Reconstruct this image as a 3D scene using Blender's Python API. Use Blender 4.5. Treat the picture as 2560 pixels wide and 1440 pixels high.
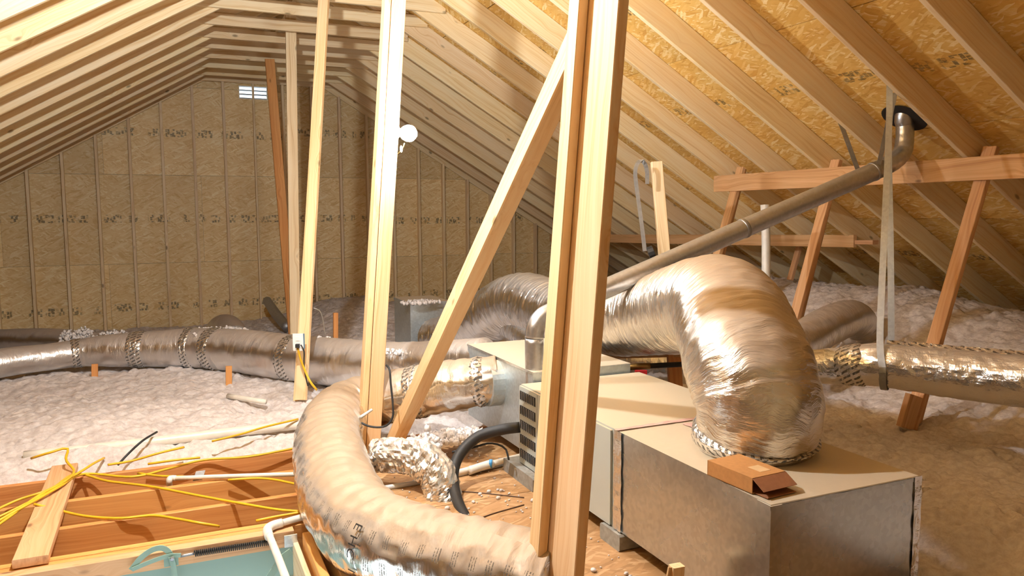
import bpy, math, random
import numpy as np
from mathutils import Vector, Matrix, noise as mnoise
from mathutils.geometry import tessellate_polygon

random.seed(7)
RNG = np.random.default_rng(11)
scene = bpy.context.scene
for o in list(bpy.data.objects):
    bpy.data.objects.remove(o)
COL = scene.collection

# ------------------------------------------------------------------ camera
FPX, YAW, PITCH, ROLL, CAMZ = 1927.8, 0.4128, 0.0953, -0.0051, 1.5
cF = Vector((math.sin(YAW) * math.cos(PITCH), math.cos(YAW) * math.cos(PITCH), -math.sin(PITCH)))
cR0 = Vector((math.cos(YAW), -math.sin(YAW), 0.0))
cU0 = cR0.cross(cF)
cR = math.cos(ROLL) * cR0 + math.sin(ROLL) * cU0
cU = -math.sin(ROLL) * cR0 + math.cos(ROLL) * cU0
cam_data = bpy.data.cameras.new('camera')
cam_data.sensor_width = 36.0
cam_data.lens = FPX * 36.0 / 2560.0
cam_data.clip_start = 0.05
cam = bpy.data.objects.new('camera', cam_data)
COL.objects.link(cam)
cam.matrix_world = Matrix(((cR.x, cU.x, -cF.x, 0), (cR.y, cU.y, -cF.y, 0), (cR.z, cU.z, -cF.z, CAMZ), (0, 0, 0, 1)))
scene.camera = cam

# ------------------------------------------------------------------ world, exposure
world = bpy.data.worlds.new('sky')
scene.world = world
world.use_nodes = True
bg = world.node_tree.nodes['Background']
bg.inputs['Color'].default_value = (0.80, 0.93, 1.0, 1)
bg.inputs['Strength'].default_value = 2.6
vs = scene.view_settings
vs.view_transform = 'Standard'
vs.look = 'None'
vs.gamma = 1.0
vs.use_curve_mapping = False
vs.exposure = 0.0
LAMP_POWER = 365.0        # bulb over the hatch, just above the frame
SIDE_POWER = 80.0         # bulb on the middle post
ROOM_FILL_POWER = 6.0         # unseen lamp added to light the green wall below the hatch

# ------------------------------------------------------------------ geometry constants of the attic
M_ROOF = 0.5888
RIDGE_X = 1.3
H_R = CAMZ + 3.345                       # right deck: z = H_R - M*x
KS = math.sqrt(1 + M_ROOF * M_ROOF)
RIDGE_Z = H_R - M_ROOF * RIDGE_X
GABLE_Y = 11.852
FRONT_Y = -2.4
RAF_Y0, RAF_SP = 4.648, 0.6096


def ray(x, y):
    return cF + cR * ((x - 1280.0) / FPX) + cU * ((720.0 - y) / FPX)


def P(x, y, X=None, Y=None, Z=None, D=None, roof=None, off=0.0):
    """world point seen at photo pixel (x, y) on a given plane or at a given depth"""
    d = ray(x, y)
    if X is not None:
        t = X / d.x
    elif Y is not None:
        t = Y / d.y
    elif Z is not None:
        t = (Z - CAMZ) / d.z
    elif D is not None:
        t = D
    else:
        n = Vector((M_ROOF, 0, 1)).normalized()
        t = (n.z * (H_R - CAMZ) - off) / n.dot(d)
    return Vector((0, 0, CAMZ)) + d * t


# ------------------------------------------------------------------ node helpers
def lin(c):
    return tuple(((v / 255.0) / 12.92 if v / 255.0 <= 0.04045 else ((v / 255.0 + 0.055) / 1.055) ** 2.4) for v in c) + (1.0,)


class NT:
    def __init__(self, name):
        self.mat = bpy.data.materials.new(name)
        self.mat.use_nodes = True
        self.t = self.mat.node_tree
        self.t.nodes.clear()
        self.out = self.t.nodes.new('ShaderNodeOutputMaterial')

    def n(self, typ, ins=None, **props):
        nd = self.t.nodes.new('ShaderNode' + typ)
        for k, v in props.items():
            setattr(nd, k, v)
        for k, v in (ins or {}).items():
            s = nd.inputs[k]
            if hasattr(v, 'is_output'):
                self.t.links.new(v, s)
            else:
                s.default_value = v
        return nd

    def math(self, op, a, b=0.0, c=0.0, clamp=False):
        nd = self.n('Math', operation=op, use_clamp=clamp)
        for i, v in enumerate((a, b, c)):
            if hasattr(v, 'is_output'):
                self.t.links.new(v, nd.inputs[i])
            else:
                nd.inputs[i].default_value = v
        return nd.outputs[0]

    def vmath(self, op, a, b=(0, 0, 0)):
        nd = self.n('VectorMath', operation=op)
        for i, v in enumerate((a, b)):
            if hasattr(v, 'is_output'):
                self.t.links.new(v, nd.inputs[i])
            else:
                nd.inputs[i].default_value = v
        return nd.outputs[0]

    def ramp(self, fac, stops, interp='LINEAR'):
        nd = self.n('ValToRGB', {'Fac': fac})
        r = nd.color_ramp
        r.interpolation = interp
        while len(r.elements) > 1:
            r.elements.remove(r.elements[-1])
        for i, (p, c) in enumerate(stops):
            e = r.elements[0] if i == 0 else r.elements.new(p)
            e.position = p
            e.color = c if len(c) == 4 else tuple(c) + (1,)
        return nd.outputs['Color']

    def mix(self, fac, a, b, blend='MIX'):
        nd = self.n('Mix', data_type='RGBA', blend_type=blend)
        for i, v in ((0, fac), (6, a), (7, b)):
            if hasattr(v, 'is_output'):
                self.t.links.new(v, nd.inputs[i])
            else:
                nd.inputs[i].default_value = v
        return nd.outputs[2]

    def smooth(self, v, lo, hi):
        nd = self.n('MapRange', {'Value': v, 'From Min': lo, 'From Max': hi}, interpolation_type='SMOOTHSTEP')
        return nd.outputs[0]

    def finish(self, color, rough=0.6, metal=0.0, bump=None, bump_str=0.2, bump_dist=0.01, spec=0.5, **kw):
        ins = {'Base Color': color, 'Roughness': rough, 'Metallic': metal, 'Specular IOR Level': spec}
        ins.update(kw)
        b = self.n('BsdfPrincipled', ins)
        if bump is not None:
            bn = self.n('Bump', {'Height': bump, 'Strength': bump_str, 'Distance': bump_dist})
            self.t.links.new(bn.outputs[0], b.inputs['Normal'])
        self.t.links.new(b.outputs[0], self.out.inputs[0])
        return self.mat


def dust_mask(t, lo=0.35, hi=0.85, amount=0.85):
    """settled dust: on faces that look up, broken by noise"""
    g = t.n('NewGeometry')
    z = t.n('SeparateXYZ', {0: g.outputs['Normal']}).outputs[2]
    nz = t.n('TexNoise', {'Vector': t.n('TexCoord').outputs['Object'], 'Scale': 9.0, 'Detail': 4.0}).outputs[0]
    v = t.math('ADD', z, t.math('MULTIPLY', t.math('SUBTRACT', nz, 0.5), 0.5))
    return t.math('MULTIPLY', t.smooth(v, lo, hi), amount)


def lumber(name, pale, mid, dark, rough=0.62, vary=0.25):
    t = NT(name)
    oi = t.n('ObjectInfo')
    tc = t.n('TexCoord').outputs['Object']
    off = t.n('CombineXYZ', {0: t.math('MULTIPLY', oi.outputs['Random'], 37.0), 1: t.math('MULTIPLY', oi.outputs['Random'], 11.0), 2: 0.0}).outputs[0]
    p = t.vmath('ADD', tc, off)
    wob = t.n('TexNoise', {'Vector': t.vmath('MULTIPLY', p, (1.3, 5, 5)), 'Scale': 1.0, 'Detail': 2.0}).outputs[0]
    # knots bend the grain
    kv = t.n('TexVoronoi', {'Vector': t.vmath('MULTIPLY', p, (3.6, 8.0, 8.0)), 'Scale': 1.0}, feature='F1')
    kd = kv.outputs['Distance']
    rare = t.math('GREATER_THAN', t.n('SeparateColor', {0: kv.outputs['Color']}).outputs[0], 0.62)
    knot = t.math('MULTIPLY', rare, t.math('SUBTRACT', 1.0, t.smooth(kd, 0.05, 0.15)))
    ring = t.math('ADD', t.n('SeparateXYZ', {0: p}).outputs[1], t.math('MULTIPLY', wob, 0.11))
    ring = t.math('ADD', ring, t.math('MULTIPLY', t.math('MULTIPLY', rare, t.math('SUBTRACT', 1.0, t.smooth(kd, 0.0, 0.45))), 0.04))
    gr = t.n('TexNoise', {'Vector': t.n('CombineXYZ', {0: t.math('MULTIPLY', t.n('SeparateXYZ', {0: p}).outputs[0], 0.8), 1: t.math('MULTIPLY', ring, 70.0), 2: t.math('MULTIPLY', t.n('SeparateXYZ', {0: p}).outputs[2], 30.0)}).outputs[0], 'Scale': 1.0, 'Detail': 4.0, 'Roughness': 0.6}).outputs[0]
    big = t.n('TexNoise', {'Vector': t.vmath('MULTIPLY', p, (1.1, 7, 7)), 'Scale': 1.0, 'Detail': 3.0}).outputs[0]
    c = t.ramp(gr, [(0.28, dark), (0.46, mid), (0.72, pale)])
    c = t.mix(t.math('MULTIPLY', t.smooth(big, 0.42, 0.72), 0.55), c, pale)
    c = t.mix(t.math('MULTIPLY', knot, 0.8), c, tuple(v * 0.35 for v in dark[:3]) + (1,))
    val = t.math('ADD', 1.0 - vary * 0.55, t.math('MULTIPLY', oi.outputs['Random'], vary))
    hs = t.n('HueSaturation', {'Value': val, 'Color': c, 'Hue': t.math('ADD', 0.492, t.math('MULTIPLY', oi.outputs['Random'], 0.014))})
    return t.finish(hs.outputs[0], rough, bump=gr, bump_str=0.12, bump_dist=0.004, spec=0.35)


def osb(name, dark, mid, light, straw, stamp=True):
    t = NT(name)
    oi = t.n('ObjectInfo')
    tc = t.n('TexCoord').outputs['Object']
    off = t.n('CombineXYZ', {0: t.math('MULTIPLY', oi.outputs['Random'], 53.0), 1: t.math('MULTIPLY', oi.outputs['Random'], 29.0), 2: 0.0}).outputs[0]
    p = t.vmath('ADD', tc, off)
    wob = t.n('TexNoise', {'Vector': p, 'Scale': 7.0, 'Detail': 2.0}).outputs['Color']
    p2 = t.vmath('ADD', p, t.vmath('MULTIPLY', t.vmath('SUBTRACT', wob, (0.5, 0.5, 0.5)), (0.05, 0.05, 0.0)))
    lay = []
    for ang, sx, sy in ((0.2, 10, 55), (0.75, 11, 60), (-0.45, 10, 58), (-0.1, 14, 80)):
        r = t.n('VectorRotate', {'Vector': p2, 'Angle': ang}, rotation_type='Z_AXIS').outputs[0]
        v = t.n('TexVoronoi', {'Vector': t.vmath('MULTIPLY', r, (sx, sy, 0.0)), 'Scale': 1.0, 'Randomness': 1.0}, voronoi_dimensions='2D')
        s = t.n('SeparateColor', {0: v.outputs['Color']})
        lay.append((s.outputs[0], s.outputs[1], v.outputs['Distance']))
    val = lay[0][0]
    for k in (1, 2):
        m = t.math('GREATER_THAN', lay[k][1], 0.52)
        val = t.math('ADD', t.math('MULTIPLY', val, t.math('SUBTRACT', 1.0, m)), t.math('MULTIPLY', lay[k][0], m))
    fine = t.n('TexNoise', {'Vector': t.vmath('MULTIPLY', p2, (25, 90, 1)), 'Scale': 1.0, 'Detail': 4.0}).outputs[0]
    val = t.math('ADD', t.math('MULTIPLY', val, 0.72), t.math('MULTIPLY', fine, 0.30))
    c = t.ramp(val, [(0.12, dark), (0.34, mid), (0.70, light), (0.93, straw)])
    chip = t.math('GREATER_THAN', lay[3][0], 0.90)
    chip = t.math('MULTIPLY', chip, t.math('SUBTRACT', 1.0, t.smooth(lay[3][2], 0.15, 0.4)))
    c = t.mix(t.math('MULTIPLY', chip, 0.7), c, straw)
    big = t.n('TexNoise', {'Vector': p, 'Scale': 1.7, 'Detail': 3.0}).outputs[0]
    c = t.mix(t.math('MULTIPLY', t.smooth(big, 0.45, 0.75), 0.35), c, dark)
    if stamp:
        sp = t.n('SeparateXYZ', {0: tc})
        x, y = sp.outputs[0], sp.outputs[1]
        band = t.math('SUBTRACT', 1.0, t.smooth(t.math('ABSOLUTE', t.math('ADD', y, t.math('MULTIPLY', t.math('SUBTRACT', oi.outputs['Random'], 0.5), 0.1))), 0.048, 0.056))
        words = t.n('TexNoise', {'Vector': t.n('CombineXYZ', {0: t.math('ADD', t.math('MULTIPLY', x, 5.0), t.math('MULTIPLY', oi.outputs['Random'], 90.0)), 1: 0.0, 2: 0.0}).outputs[0], 'Scale': 1.0, 'Detail': 1.0}).outputs[0]
        lett = t.n('TexVoronoi', {'Vector': t.n('CombineXYZ', {0: t.math('ADD', t.math('MULTIPLY', x, 26.0), t.math('MULTIPLY', oi.outputs['Random'], 77.0)), 1: t.math('MULTIPLY', y, 16.0), 2: 0.0}).outputs[0], 'Scale': 1.0}, voronoi_dimensions='2D', distance='CHEBYCHEV')
        lm = t.math('SUBTRACT', 1.0, t.smooth(lett.outputs['Distance'], 0.28, 0.42))
        pm = t.math('MULTIPLY', t.math('MULTIPLY', band, t.smooth(words, 0.46, 0.52)), t.math('MULTIPLY', lm, t.smooth(fine, 0.35, 0.5)))
        c = t.mix(t.math('MULTIPLY', pm, 0.72), c, lin((62, 55, 42)))
    v2 = t.math('ADD', 0.88, t.math('MULTIPLY', oi.outputs['Random'], 0.22))
    c = t.n('HueSaturation', {'Value': v2, 'Color': c}).outputs[0]
    return t.finish(c, 0.55, bump=val, bump_str=0.25, bump_dist=0.004, spec=0.4)


def foil(name, wrinkle=(5.0, 26.0), rough=0.24, tint=(0.80, 0.79, 0.77), dust=0.8, dustcol=(200, 178, 146), bump=0.5, print_rows=False, film=0.0):
    t = NT(name)
    uv = t.n('UVMap').outputs[0]
    wob = t.n('TexNoise', {'Vector': t.vmath('MULTIPLY', uv, (4, 5, 1)), 'Scale': 1.0, 'Detail': 2.0}).outputs['Color']
    q = t.vmath('ADD', uv, t.vmath('MULTIPLY', t.vmath('SUBTRACT', wob, (0.5, 0.5, 0.5)), (0.10, 0.10, 0)))
    n1 = t.n('TexNoise', {'Vector': t.vmath('MULTIPLY', q, (wrinkle[0], wrinkle[1], 1)), 'Scale': 1.0, 'Detail': 5.0, 'Roughness': 0.62}).outputs[0]
    n2 = t.n('TexVoronoi', {'Vector': t.vmath('MULTIPLY', q, (wrinkle[0] * 1.6, wrinkle[1] * 0.8, 1)), 'Scale': 1.0}, voronoi_dimensions='2D').outputs['Distance']
    h = t.math('ADD', n1, t.math('MULTIPLY', n2, 0.5))
    d = dust_mask(t, 0.28, 0.80, dust)
    col = t.mix(d, tint + (1,), lin(dustcol))
    ro = t.math('ADD', rough, t.math('MULTIPLY', d, 0.42))
    me = t.math('SUBTRACT', 1.0 - film, t.math('MULTIPLY', d, 0.88))
    if print_rows:
        s = t.n('SeparateXYZ', {0: uv})
        u, v = s.outputs[0], s.outputs[1]
        fu = t.math('FRACT', t.math('MULTIPLY', u, 1 / 0.10))
        fv = t.math('FRACT', t.math('MULTIPLY', v, 1 / 0.075))
        inb = t.math('MULTIPLY', t.math('LESS_THAN', fu, 0.5), t.math('LESS_THAN', fv, 0.42))
        ln = t.math('LESS_THAN', t.math('FRACT', t.math('MULTIPLY', v, 1 / 0.0105)), 0.45)
        ch = t.smooth(t.n('TexNoise', {'Vector': t.vmath('MULTIPLY', uv, (160, 160, 1)), 'Scale': 1.0, 'Detail': 1.0}).outputs[0], 0.40, 0.5)
        lo, hi = print_rows
        side = t.math('MULTIPLY', t.math('GREATER_THAN', u, lo), t.math('LESS_THAN', u, hi))
        pm = t.math('MULTIPLY', t.math('MULTIPLY', inb, ln), t.math('MULTIPLY', ch, side))
        col = t.mix(t.math('MULTIPLY', pm, 0.8), col, lin((70, 60, 50)))
        me = t.math('MULTIPLY', me, t.math('SUBTRACT', 1.0, t.math('MULTIPLY', pm, 0.8)))
    return t.finish(col, ro, me, bump=h, bump_str=bump, bump_dist=0.012)


def tape_mat(name):
    """foil tape with slanted rows of dark print"""
    t = NT(name)
    uv = t.n('UVMap').outputs[0]
    s = t.n('SeparateXYZ', {0: uv})
    k = t.math('ADD', t.math('MULTIPLY', s.outputs[0], 30.0), t.math('MULTIPLY', s.outputs[1], 16.0))
    fr = t.math('FRACT', k)
    stripe = t.math('MULTIPLY', t.math('GREATER_THAN', fr, 0.2), t.math('LESS_THAN', fr, 0.62))
    gap = t.math('LESS_THAN', t.math('FRACT', t.math('MULTIPLY', s.outputs[1], 1 / 0.055)), 0.78)
    nz = t.n('TexNoise', {'Vector': t.vmath('MULTIPLY', uv, (70, 70, 1)), 'Scale': 1.0, 'Detail': 2.0}).outputs[0]
    pm = t.math('MULTIPLY', t.math('MULTIPLY', stripe, gap), t.smooth(nz, 0.30, 0.45))
    d = dust_mask(t, 0.3, 0.95, 0.6)
    col = t.mix(d, (0.80, 0.79, 0.77, 1), lin((195, 175, 145)))
    col = t.mix(t.math('MULTIPLY', pm, 0.85), col, lin((58, 48, 38)))
    cr = t.n('TexNoise', {'Vector': t.vmath('MULTIPLY', uv, (28, 28, 1)), 'Scale': 1.0, 'Detail': 4.0, 'Distortion': 1.5}).outputs[0]
    me = t.math('SUBTRACT', 1.0, t.math('MULTIPLY', t.math('MAXIMUM', pm, d), 0.6))
    return t.finish(col, 0.27, me, bump=cr, bump_str=0.7, bump_dist=0.012)


def steel(name, tint, rough=0.38, metal=0.9, dust=0.85, spangle=True, dustcol=(206, 186, 155)):
    t = NT(name)
    tc = t.n('TexCoord').outputs['Object']
    v = t.n('TexVoronoi', {'Vector': tc, 'Scale': 60.0}).outputs['Color']
    sv = t.n('SeparateColor', {0: v}).outputs[0]
    big = t.n('TexNoise', {'Vector': tc, 'Scale': 4.0, 'Detail': 4.0}).outputs[0]
    f = t.math('ADD', 0.86, t.math('MULTIPLY', sv, 0.14 if spangle else 0.0))
    f = t.math('MULTIPLY', f, t.math('ADD', 0.90, t.math('MULTIPLY', big, 0.18)))
    c = t.mix(1.0, tint + (1,), t.n('CombineColor', {0: f, 1: f, 2: f}).outputs[0], 'MULTIPLY')
    d = dust_mask(t, 0.45, 0.8, dust) if dust else 0.0
    if dust:
        c = t.mix(d, c, lin(dustcol))
        me = t.math('MULTIPLY', metal, t.math('SUBTRACT', 1.0, d))
        ro = t.math('ADD', t.math('ADD', rough, t.math('MULTIPLY', big, 0.06)), t.math('MULTIPLY', d, 0.35))
    else:
        me, ro = metal, t.math('ADD', rough, t.math('MULTIPLY', big, 0.12))
    return t.finish(c, ro, me, bump=big, bump_str=0.03, bump_dist=0.02)


def plain(name, rgb, rough=0.5, metal=0.0, noise_amt=0.12, scale=20.0, **kw):
    t = NT(name)
    tc = t.n('TexCoord').outputs['Object']
    nz = t.n('TexNoise', {'Vector': tc, 'Scale': scale, 'Detail': 3.0}).outputs[0]
    c = lin(rgb)
    dk = tuple(v * (1 - noise_amt * 2) for v in c[:3]) + (1,)
    col = t.mix(nz, dk, tuple(min(1, v * (1 + noise_amt)) for v in c[:3]) + (1,))
    return t.finish(col, rough, metal, bump=nz, bump_str=0.05, bump_dist=0.003, **kw)


def fluff(name, a, b):
    t = NT(name)
    tc = t.n('TexCoord').outputs['Object']
    n1 = t.n('TexNoise', {'Vector': tc, 'Scale': 26.0, 'Detail': 6.0, 'Roughness': 0.7}).outputs[0]
    n2 = t.n('TexNoise', {'Vector': tc, 'Scale': 3.0, 'Detail': 3.0}).outputs[0]
    v = t.n('TexVoronoi', {'Vector': tc, 'Scale': 42.0}).outputs['Distance']
    c = t.mix(t.smooth(n1, 0.3, 0.7), b, a)
    c = t.mix(t.math('MULTIPLY', t.smooth(n2, 0.45, 0.75), 0.35), c, b)
    h = t.math('ADD', n1, t.math('MULTIPLY', v, 0.5))
    return t.finish(c, 1.0, bump=h, bump_str=0.45, bump_dist=0.012, spec=0.05)


def emit(name, rgb, strength):
    t = NT(name)
    e = t.n('Emission', {'Color': tuple(rgb) + (1,), 'Strength': strength})
    t.t.links.new(e.outputs[0], t.out.inputs[0])
    return t.mat


MAT = {
    'rafter': lumber('pine_rafter', lin((246, 228, 192)), lin((238, 210, 160)), lin((220, 184, 130)), vary=0.14),
    'stud': lumber('pine_stud', lin((242, 222, 188)), lin((230, 202, 160)), lin((208, 172, 126)), vary=0.18),
    'post': lumber('fir_post', lin((244, 216, 172)), lin((236, 198, 146)), lin((218, 170, 114)), vary=0.10),
    'joist': lumber('fir_joist', lin((226, 166, 100)), lin((208, 142, 76)), lin((182, 110, 52)), vary=0.12),
    'purlin': lumber('fir_purlin', lin((226, 184, 140)), lin((210, 162, 114)), lin((182, 130, 86)), vary=0.12),
    'osb': osb('strand_board', lin((204, 152, 74)), lin((220, 174, 92)), lin((228, 188, 110)), lin((246, 226, 176))),
    'osb_wall': osb('strand_board_wall', lin((214, 178, 120)), lin((228, 198, 144)), lin((234, 208, 158)), lin((244, 228, 190))),
    'deck': osb('deck_board', lin((150, 112, 72)), lin((166, 126, 84)), lin((176, 136, 94)), lin((192, 158, 118)), stamp=False),
    'felt': plain('roofing_felt', (70, 74, 96), 0.9),
    'drywall': plain('drywall_back', (150, 128, 104), 0.9),
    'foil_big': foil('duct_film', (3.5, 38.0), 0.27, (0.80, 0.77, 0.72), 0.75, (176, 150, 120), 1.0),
    'foil_main': foil('duct_foil', (4.0, 14.0), 0.24, (0.80, 0.78, 0.74), 0.88, (166, 140, 110), 0.6, print_rows=(0.10, 0.62)),
    'foil_soft': foil('duct_soft', (5.0, 16.0), 0.33, (0.74, 0.73, 0.72), 0.75, (170, 152, 134), 0.8),
    'foil_crumple': foil('duct_crumpled', (16.0, 18.0), 0.22, (0.80, 0.81, 0.82), 0.5, (188, 168, 140), 0.6),
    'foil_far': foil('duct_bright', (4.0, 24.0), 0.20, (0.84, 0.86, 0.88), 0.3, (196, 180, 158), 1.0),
    'tape': tape_mat('printed_foil_tape'),
    'galv': steel('galvanised_steel', (0.56, 0.59, 0.60), 0.24, 0.95),
    'galv_blue': steel('galvanised_box', (0.62, 0.70, 0.74), 0.42, 0.85),
    'pipe_steel': steel('vent_pipe_steel', (0.55, 0.57, 0.60), 0.30, 0.95, dust=0.25, dustcol=(170, 155, 135)),
    'strap': steel('strap_steel', (0.40, 0.42, 0.45), 0.42, 0.9, dust=0),
    'cabinet': steel('cabinet_enamel', (0.50, 0.53, 0.49), 0.42, 0.0, dust=0.85, spangle=False),
    'pvc': plain('white_pvc', (236, 228, 214), 0.35),
    'pvc_dim': plain('grey_white_pvc', (214, 212, 208), 0.4),
    'yellow': plain('yellow_cable', (232, 184, 40), 0.45),
    'black': plain('black_rubber', (38, 38, 40), 0.6),
    'brown_wire': plain('brown_wire', (88, 62, 44), 0.6),
    'card': plain('cardboard', (190, 134, 76), 0.8, scale=60),
    'card_in': plain('cardboard_flap', (160, 106, 70), 0.85, scale=60),
    'paper': plain('paper_label', (214, 176, 128), 0.8),
    'white': plain('white_plastic', (238, 236, 230), 0.35, noise_amt=0.03),
    'dark': plain('opening_shade', (26, 25, 25), 0.8),  # dark colour standing in for shade inside openings
    'green': plain('green_paint_metal', (142, 172, 158), 0.45),
    'room_green': plain('green_room_wall', (150, 176, 166), 0.8, noise_amt=0.04, scale=3),
    'blue': plain('blue_plastic', (70, 150, 205), 0.4),
    'ink': plain('black_ink', (40, 34, 30), 0.7),
    'concrete': plain('grey_pad', (150, 146, 138), 0.95, noise_amt=0.25, scale=40),
    'pinkfoam': plain('pink_tape', (214, 172, 160), 0.6),
    'fluff': fluff('loose_fibre', lin((230, 222, 218)), lin((202, 190, 185))),
    'tuft': plain('fibre_tuft', (232, 224, 219), 1.0, noise_amt=0.05, spec=0.05),
    'red': plain('red_handle', (190, 40, 40), 0.4),
    'brass': plain('brass_valve', (150, 120, 70), 0.4, 0.8),
    'porcelain': plain('porcelain', (235, 235, 230), 0.25, noise_amt=0.02),
}

# ------------------------------------------------------------------ object helpers
WM = {}


def link(o, parent=None, mw=None):
    COL.objects.link(o)
    mw = mw or Matrix.Identity(4)
    WM[o.name] = mw
    o.matrix_basis = mw
    if parent is not None:
        o.parent = parent
        o.matrix_parent_inverse = WM[parent.name].inverted()
    return o


def tag(o, label=None, cat=None, group=None, kind=None):
    if label:
        o['label'] = label
    if cat:
        o['category'] = cat
    if group:
        o['group'] = group
    if kind:
        o['kind'] = kind
    return o


def thing(name, loc, label, cat, group=None):
    o = bpy.data.objects.new(name, None)
    o.empty_display_size = 0.1
    link(o, None, Matrix.Translation(Vector(loc)))
    return tag(o, label, cat, group)


def mesh_obj(name, verts, faces, mat, parent=None, origin=None, smooth=False, uvs=None, mw=None):
    """verts in world space (origin subtracted), or local when mw is given"""
    me = bpy.data.meshes.new(name)
    if mw is None:
        if origin is None:
            a = np.asarray([tuple(v) for v in verts], float)
            c0 = a.mean(0)
            origin = Vector((c0[0], c0[1], a[:, 2].min()))
        origin = Vector(origin)
        vv = [tuple(Vector(v) - origin) for v in verts]
        mw = Matrix.Translation(origin)
    else:
        vv = [tuple(v) for v in verts]
    me.from_pydata(vv, [], [tuple(f) for f in faces])
    if uvs is not None:
        l = me.uv_layers.new(name='UVMap')
        idx = np.empty(len(me.loops), dtype=np.int32)
        me.loops.foreach_get('vertex_index', idx)
        l.data.foreach_set('uv', np.asarray(uvs, np.float32)[idx].ravel())
    me.materials.append(MAT[mat] if isinstance(mat, str) else mat)
    if smooth:
        me.polygons.foreach_set('use_smooth', [True] * len(me.polygons))
    me.update()
    o = bpy.data.objects.new(name, me)
    return link(o, parent, mw)


BEAM_CACHE = {}


def beam_mesh(L, w, t, mat, ch=0.003):
    key = (round(L, 3), round(w, 3), round(t, 3), mat)
    if key in BEAM_CACHE:
        return BEAM_CACHE[key]
    ch = min(ch, w * 0.2, t * 0.2)
    a, b = w / 2, t / 2
    sec = [(-a + ch, -b), (a - ch, -b), (a, -b + ch), (a, b - ch), (a - ch, b), (-a + ch, b), (-a, b - ch), (-a, -b + ch)]
    v = [(0, y, z) for y, z in sec] + [(L, y, z) for y, z in sec]
    f = [tuple(range(7, -1, -1)), tuple(range(8, 16))] + [(i, (i + 1) % 8, 8 + (i + 1) % 8, 8 + i) for i in range(8)]
    me = bpy.data.meshes.new('board')
    me.from_pydata(v, [], f)
    me.materials.append(MAT[mat])
    me.update()
    BEAM_CACHE[key] = me
    return me


def beam(name, p0, p1, w, t, wdir, mat, parent=None, ch=0.003):
    """board from p0 to p1; wide dimension w lies along wdir, thickness t across"""
    p0, p1 = Vector(p0), Vector(p1)
    x = (p1 - p0)
    L = x.length
    x.normalize()
    y = Vector(wdir)
    y = (y - x * y.dot(x)).normalized()
    z = x.cross(y)
    mw = Matrix(((x.x, y.x, z.x, p0.x), (x.y, y.y, z.y, p0.y), (x.z, y.z, z.z, p0.z), (0, 0, 0, 1)))
    o = bpy.data.objects.new(name, beam_mesh(L, w, t, mat, ch))
    return link(o, parent, mw)


def box(name, lo, hi, mat, parent=None, ch=0.0):
    lo, hi = Vector(lo), Vector(hi)
    if ch:
        return beam(name, (lo.x, (lo.y + hi.y) / 2, (lo.z + hi.z) / 2), (hi.x, (lo.y + hi.y) / 2, (lo.z + hi.z) / 2), hi.y - lo.y, hi.z - lo.z, (0, 1, 0), mat, parent, ch)
    v = [(x, y, z) for z in (lo.z, hi.z) for y in (lo.y, hi.y) for x in (lo.x, hi.x)]
    f = [(0, 2, 3, 1), (4, 5, 7, 6), (0, 1, 5, 4), (2, 6, 7, 3), (0, 4, 6, 2), (1, 3, 7, 5)]
    return mesh_obj(name, v, f, mat, parent)


def prism(name, poly, d, mat, parent=None, holes=(), mw=None):
    """flat polygon (list of 3-D points, ccw seen from +d) with thickness vector d, optional holes"""
    d = Vector(d)
    loops = [list(map(Vector, poly))] + [list(map(Vector, h)) for h in holes]
    flat = [p for l in loops for p in l]
    n = len(flat)
    tri = tessellate_polygon(loops)
    verts = flat + [p + d for p in flat]
    faces = []
    for a, b, c in tri:
        nn = (flat[b] - flat[a]).cross(flat[c] - flat[a])
        if nn.dot(d) > 0:
            a, c = c, a
        faces.append((a, b, c))
        faces.append((c + n, b + n, a + n))
    k = 0
    for l in loops:
        m = len(l)
        for i in range(m):
            faces.append((k + i, k + (i + 1) % m, n + k + (i + 1) % m, n + k + i))
        k += m
    return mesh_obj(name, verts, faces, mat, parent, mw=mw)


def clip(poly, a, b, c):
    """keep points with a*x+b*y<=c (2-D)"""
    out = []
    for i in range(len(poly)):
        p, q = poly[i], poly[(i + 1) % len(poly)]
        dp, dq = a * p[0] + b * p[1] - c, a * q[0] + b * q[1] - c
        if dp <= 0:
            out.append(p)
        if dp * dq < 0:
            s = dp / (dp - dq)
            out.append((p[0] + (q[0] - p[0]) * s, p[1] + (q[1] - p[1]) * s))
    return out


def catmull(pts, step):
    """resample a control polyline (rows: any dimension, first 3 are xyz) evenly"""
    p = np.asarray(pts, float)
    p = np.vstack([2 * p[0] - p[1], p, 2 * p[-1] - p[-2]])
    dense = []
    for i in range(1, len(p) - 2):
        p0, p1, p2, p3 = p[i - 1], p[i], p[i + 1], p[i + 2]
        for s in np.linspace(0, 1, 24, endpoint=False):
            dense.append(0.5 * ((2 * p1) + (p2 - p0) * s + (2 * p0 - 5 * p1 + 4 * p2 - p3) * s * s + (3 * p1 - p0 - 3 * p2 + p3) * s ** 3))
    dense.append(p[-2])
    dense = np.asarray(dense)
    seg = np.linalg.norm(np.diff(dense[:, :3], axis=0), axis=1)
    cum = np.concatenate([[0], np.cumsum(seg)])
    n = max(2, int(round(cum[-1] / step)) + 1)
    s = np.linspace(0, cum[-1], n)
    return np.stack([np.interp(s, cum, dense[:, k]) for k in range(dense.shape[1])], 1), s


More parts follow.
